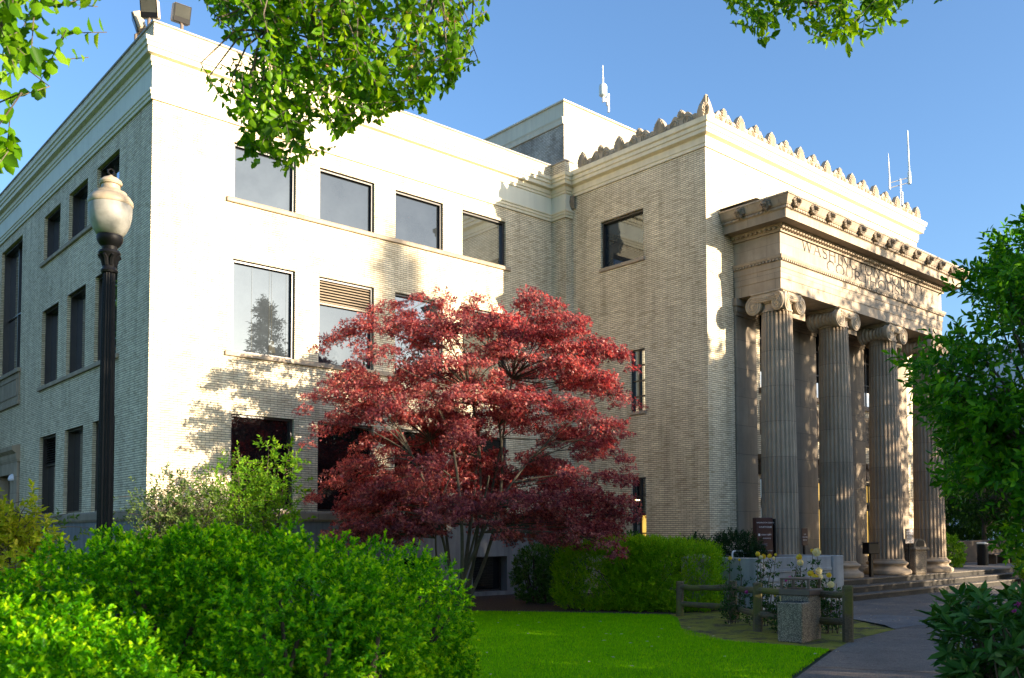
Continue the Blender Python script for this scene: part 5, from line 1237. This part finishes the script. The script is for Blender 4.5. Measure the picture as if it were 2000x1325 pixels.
rose('r', 'rose bush crowned by a close cluster of yellow blooms left on the planter face', [(1480, 1083, 18.8, Yl, .085), (1491, 1088, 18.8, Yl, .09), (1486, 1089, 18.7, Cr, .07), (1503, 1087, 18.8, Yl, .08), (1515, 1084, 18.9, Yl, .05), (1511, 1091, 18.8, Cr, .06)])
rose('r', 'rose bush with stacked yellow and cream blooms before the planter middle', [(1561, 1089, 18.2, Yl, .105), (1563, 1100, 18.1, Cr, .11), (1555, 1112, 18.1, None, 0), (1572, 1130, 18.1, None, 0)])
rose('r', 'tallest rose with cream top bloom above the planter and low yellow heads', [(1595, 1080, 18.0, Cr, .14), (1586, 1076, 18.1, Yl, .06), (1599, 1116, 17.7, Cr, .11), (1583, 1121, 17.7, Yl, .10), (1592, 1128, 17.6, Yl, .10), (1602, 1128, 17.6, Cr, .09)])
rose('r', 'rose bush with one orange-yellow and one cream bloom right of the receptacle', [(1619, 1124, 17.4, Yl, .085), (1623, 1143, 17.2, Cr, .11), (1640, 1150, 17.2, None, 0)])
rose('r', 'low rose with a single pale cream bloom under the top rail', [(1530, 1170, 17.2, Cr, .13), (1514, 1163, 17.4, Yl, .04), (1500, 1175, 17.4, None, 0)])
rose('r', 'thin magenta flowering stems between the roses', [(1543, 1130, 18.0, Pk, .07), (1535, 1134, 18.0, Pk, .05), (1458, 1157, 17.8, Pk, .06), (1550, 1139, 18, Pk, .04)])

# ---- background planting at the far right
def bigtree(name, label, base, c, r, ncl, per, cr_, leaf, mat, group=None, trunk=.3, wr=.55, bare=0):
    t = thing(name, label, 'tree', base, group); o = np.array(base, float); m = MB(); top = np.array(c)-o
    m.tube([(0, 0, 0), (top[0]*.2, top[1]*.2, top[2]*.35), (top[0]*.6, top[1]*.6, top[2]*.8), tuple(top)], [trunk, trunk*.8, trunk*.55, trunk*.2], 10)
    a = crown_leaves(c, r, ncl, per, cr_, leaf, o)
    for q in a[4][::3]: limb(m, top*rng.uniform(.45, .9), q, trunk*.22, .02, .08, 6)
    leaves('crown', mat, *a[:4], parent=t, wr=wr); m.build('trunk', 'bark', t, True); return t
gb = 'trees beyond the portico'
bigtree('garden_tree', 'sunny light green small tree just beyond the last column', (33.5, -1.0, .2), (33.5, -1.0, 4.4), (2.6, 2.6, 1.5), 60, 60, .8, .16, 'elm_leaf', gb, .12)
bigtree('garden_tree', 'dark spreading small tree with crooked bare trunks under the big leaves', (40, 1.5, .2), (40, 1.5, 4.6), (4.2, 4.0, 1.9), 80, 60, 1.0, .20, 'far_leaf', gb, .22)
bigtree('garden_tree', 'dark round headed tree farther back near the pale office block', (50, 3, .2), (50, 3, 5.5), (5, 5, 2.6), 80, 60, 1.2, .26, 'far_leaf', gb, .25)
bigtree('garden_tree', 'dark tree closing the view at the extreme right', (46, -7, .2), (46, -7, 5.0), (5, 4.5, 2.6), 80, 60, 1.2, .24, 'far_leaf', gb, .25)
bigtree('garden_tree', 'wide dark tree filling the view under the pale office block', (55, 1, .2), (55, 1, 5.2), (5.5, 5, 3.9), 170, 70, 1.2, .28, 'far_leaf', gb, .25)
bigtree('garden_tree', 'low dark tree with bare crooked stems behind the far bench', (45, -1.2, .2), (45, -1.2, 4.6), (3.6, 3.4, 2.2), 100, 60, .9, .22, 'far_leaf', gb, .16)
hedge('groundcover_bank', 'bank of dark green ivy-like groundcover below the far trees', 'groundcover', [((44, 2, .9), (12, 3, 1.3), -.15)], 'far_leaf', .16, 26, None, 7, .25, 2.5, 0, .8, .4)
hedge('round_shrub', 'small round yellow-green shrub beside the last column base', 'shrub', [((30.2, -5.3, 1.05), (.85, .85, .80), 0)], 'shrub_lime', .10, 110, 'low shrubs by the portico end', 8, .15, 2.2, 0, .6, .5)
hedge('round_shrub', 'low yellow-green shrub by the top step at the right edge', 'shrub', [((29.6, -9.0, .75), (.8, .6, .55), 0)], 'shrub_lime', .10, 110, 'low shrubs by the portico end', 8, .15, 2.2, 0, .6, .5)

# ---- trees standing behind the camera: they shade the yard and mirror in the panes
gs = 'tall trees across the street'
bigtree('street_tree', 'tall loose leafy tree shading the portico', (27.5, -27, 0), (27.5, -27, 8.8), (6.4, 5.0, 5.6), 190, 70, 1.2, .34, 'far_leaf', gs, .4)
bigtree('street_tree', 'round leafy tree nearest the street lawn, shading the steps and maple', (20.3, -25, 0), (20.3, -25, 6.4), (5.0, 4.2, 5.2), 250, 70, 1.1, .34, 'far_leaf', gs, .35)
bigtree('street_tree', 'dense low leafy tree shading the lawn and fence', (13.0, -28, 0), (13.0, -28, 4.6), (4.8, 4.0, 3.7), 300, 60, 1.0, .32, 'far_leaf', gs, .3)
bigtree('street_tree', 'dense low leafy tree shading the street lamp', (3.8, -30, 0), (3.8, -30, 4.6), (4.8, 3.6, 4.0), 210, 60, 1.0, .32, 'far_leaf', gs, .3)
bigtree('street_tree', 'unseen low bushy tree added nearest the camera, shading the clipped boxwoods', (-1.2, -28.5, 0), (-1.2, -28.5, 2.6), (3.6, 2.0, 2.1), 72, 50, .7, .2, 'far_leaf', gs, .2)  # out of view, added to block sun from the boxwoods
bigtree('street_tree', 'broad unseen tree added to shade the far bench', (43, -28, 0), (43, -28, 7.5), (6.5, 5, 6), 200, 70, 1.3, .36, 'far_leaf', gs, .35)  # out of view, added to keep the far bench and wall in shade
bigtree('street_tree', 'broad unseen tree added beyond the one shading the bench', (57, -30, 0), (57, -30, 8), (7, 5, 6.5), 180, 70, 1.4, .38, 'far_leaf', gs, .35)  # second out-of-view tree added for shade at the far right
bigtree('street_tree', 'green tree beside the shaded wall, mirrored in its panes', (-8.5, 22, 0), (-8.5, 22, 10), (4.5, 6, 7), 190, 60, 1.3, .36, 'far_leaf', gs, .3)
bigtree('street_tree', 'taller green tree farther along the shaded wall', (-11, 38, 0), (-11, 38, 10), (5.5, 7, 7), 150, 60, 1.4, .4, 'far_leaf', gs, .3)
def conifer(base, H, rad, label, n=26):
    t = thing('conifer_tree', label, 'tree', base, gs); m = MB(); m.tube([(0, 0, 0), (0, 0, H*.5), (0, 0, H)], [.35, .2, .03], 10); P, D = [], []
    for k in range(n*9):
        s = rng.random()**.8; z = H*(.08+.92*s); r = rad*(1-s)**.85*rng.uniform(.6, 1.1)+.15; an = rng.uniform(0, 6.28); e = np.array([r*math.cos(an), r*math.sin(an), z-r*.25]); m.tube([(0, 0, z), tuple(e)], [.04, .01], 4)
        for q in np.linspace(.25, 1, 7): P.append(np.array([0, 0, z])*(1-q)+e*q+rng.normal(0, .12, 3)); D.append(np.array([math.cos(an), math.sin(an), -.25])+rng.normal(0, .5, 3))
    a = sprigs(np.array(P), np.array(D), 6, .5, .42, ang=1.0); leaves('crown', 'dark_conifer', *a, parent=t, wr=.22); m.build('trunk', 'bark', t, True)
conifer((25.6, -45, 0), 20.8, 5.6, 'tall pointed conifer across the street, mirrored in the windows')

# ---- mown grass
def lawn_grass(n):
    poly = [(-2, -17.4), (2.73, -15.40), (5.81, -14.2), (5.62, -12.3), (6.7, -10.5), (9.0, -8.35), (7.57, -5.98), (6.32, -4.4), (2, -3.2), (-3, -8), (-5.5, -14)]
    P = rng.uniform((-6, -18), (9.2, -3), (n, 2)); ok = np.array([in_poly(x, y, poly) for x, y in P]); P = P[ok]; k = len(P)
    Pz = np.concatenate([P, np.full((k, 1), .008)], 1); A = np.array([0, 0, 1.])+rng.normal(0, .38, (k, 3)); Lg = rng.uniform(.030, .060, k)
    A = unit(A); S = unit(np.cross(A, rdir(k)))*.0035; V = np.stack([Pz-S, Pz+S, Pz+A*Lg[:, None]], 1).reshape(-1, 3); F = (np.arange(k)*3)[:, None]+np.array([[0, 1, 2]])
    o = np_mesh('grass', V, F, 'grass_blade'); o['kind'] = 'stuff'; o['label'] = 'short mown bright green grass on the lawn'
lawn_grass(330000)
# fallen leaves and petals
m = MB()
for x, y in [(rng.uniform(-1, 7), rng.uniform(-15, -6)) for _ in range(44)]+[(rng.uniform(6, 20), rng.uniform(-16, -9.6)) for _ in range(40)]+[(rng.uniform(9, 12), rng.uniform(-13, -11)) for _ in range(14)]+[(17, -10.5), (9.3, -13.0)]:
    a = rng.uniform(0, 6.28); c, s = math.cos(a)*.045, math.sin(a)*.045; z = .055 if x < 7 else .03; m.add([(x-c, y-s, z), (x+s*.5, y-c*.5, z+.012), (x+c, y+s, z+.004), (x-s*.5, y+c*.5, z+.012)], [(0, 1, 2, 3)])
o = m.build('fallen_leaves', 'tan_housing'); o['kind'] = 'stuff'
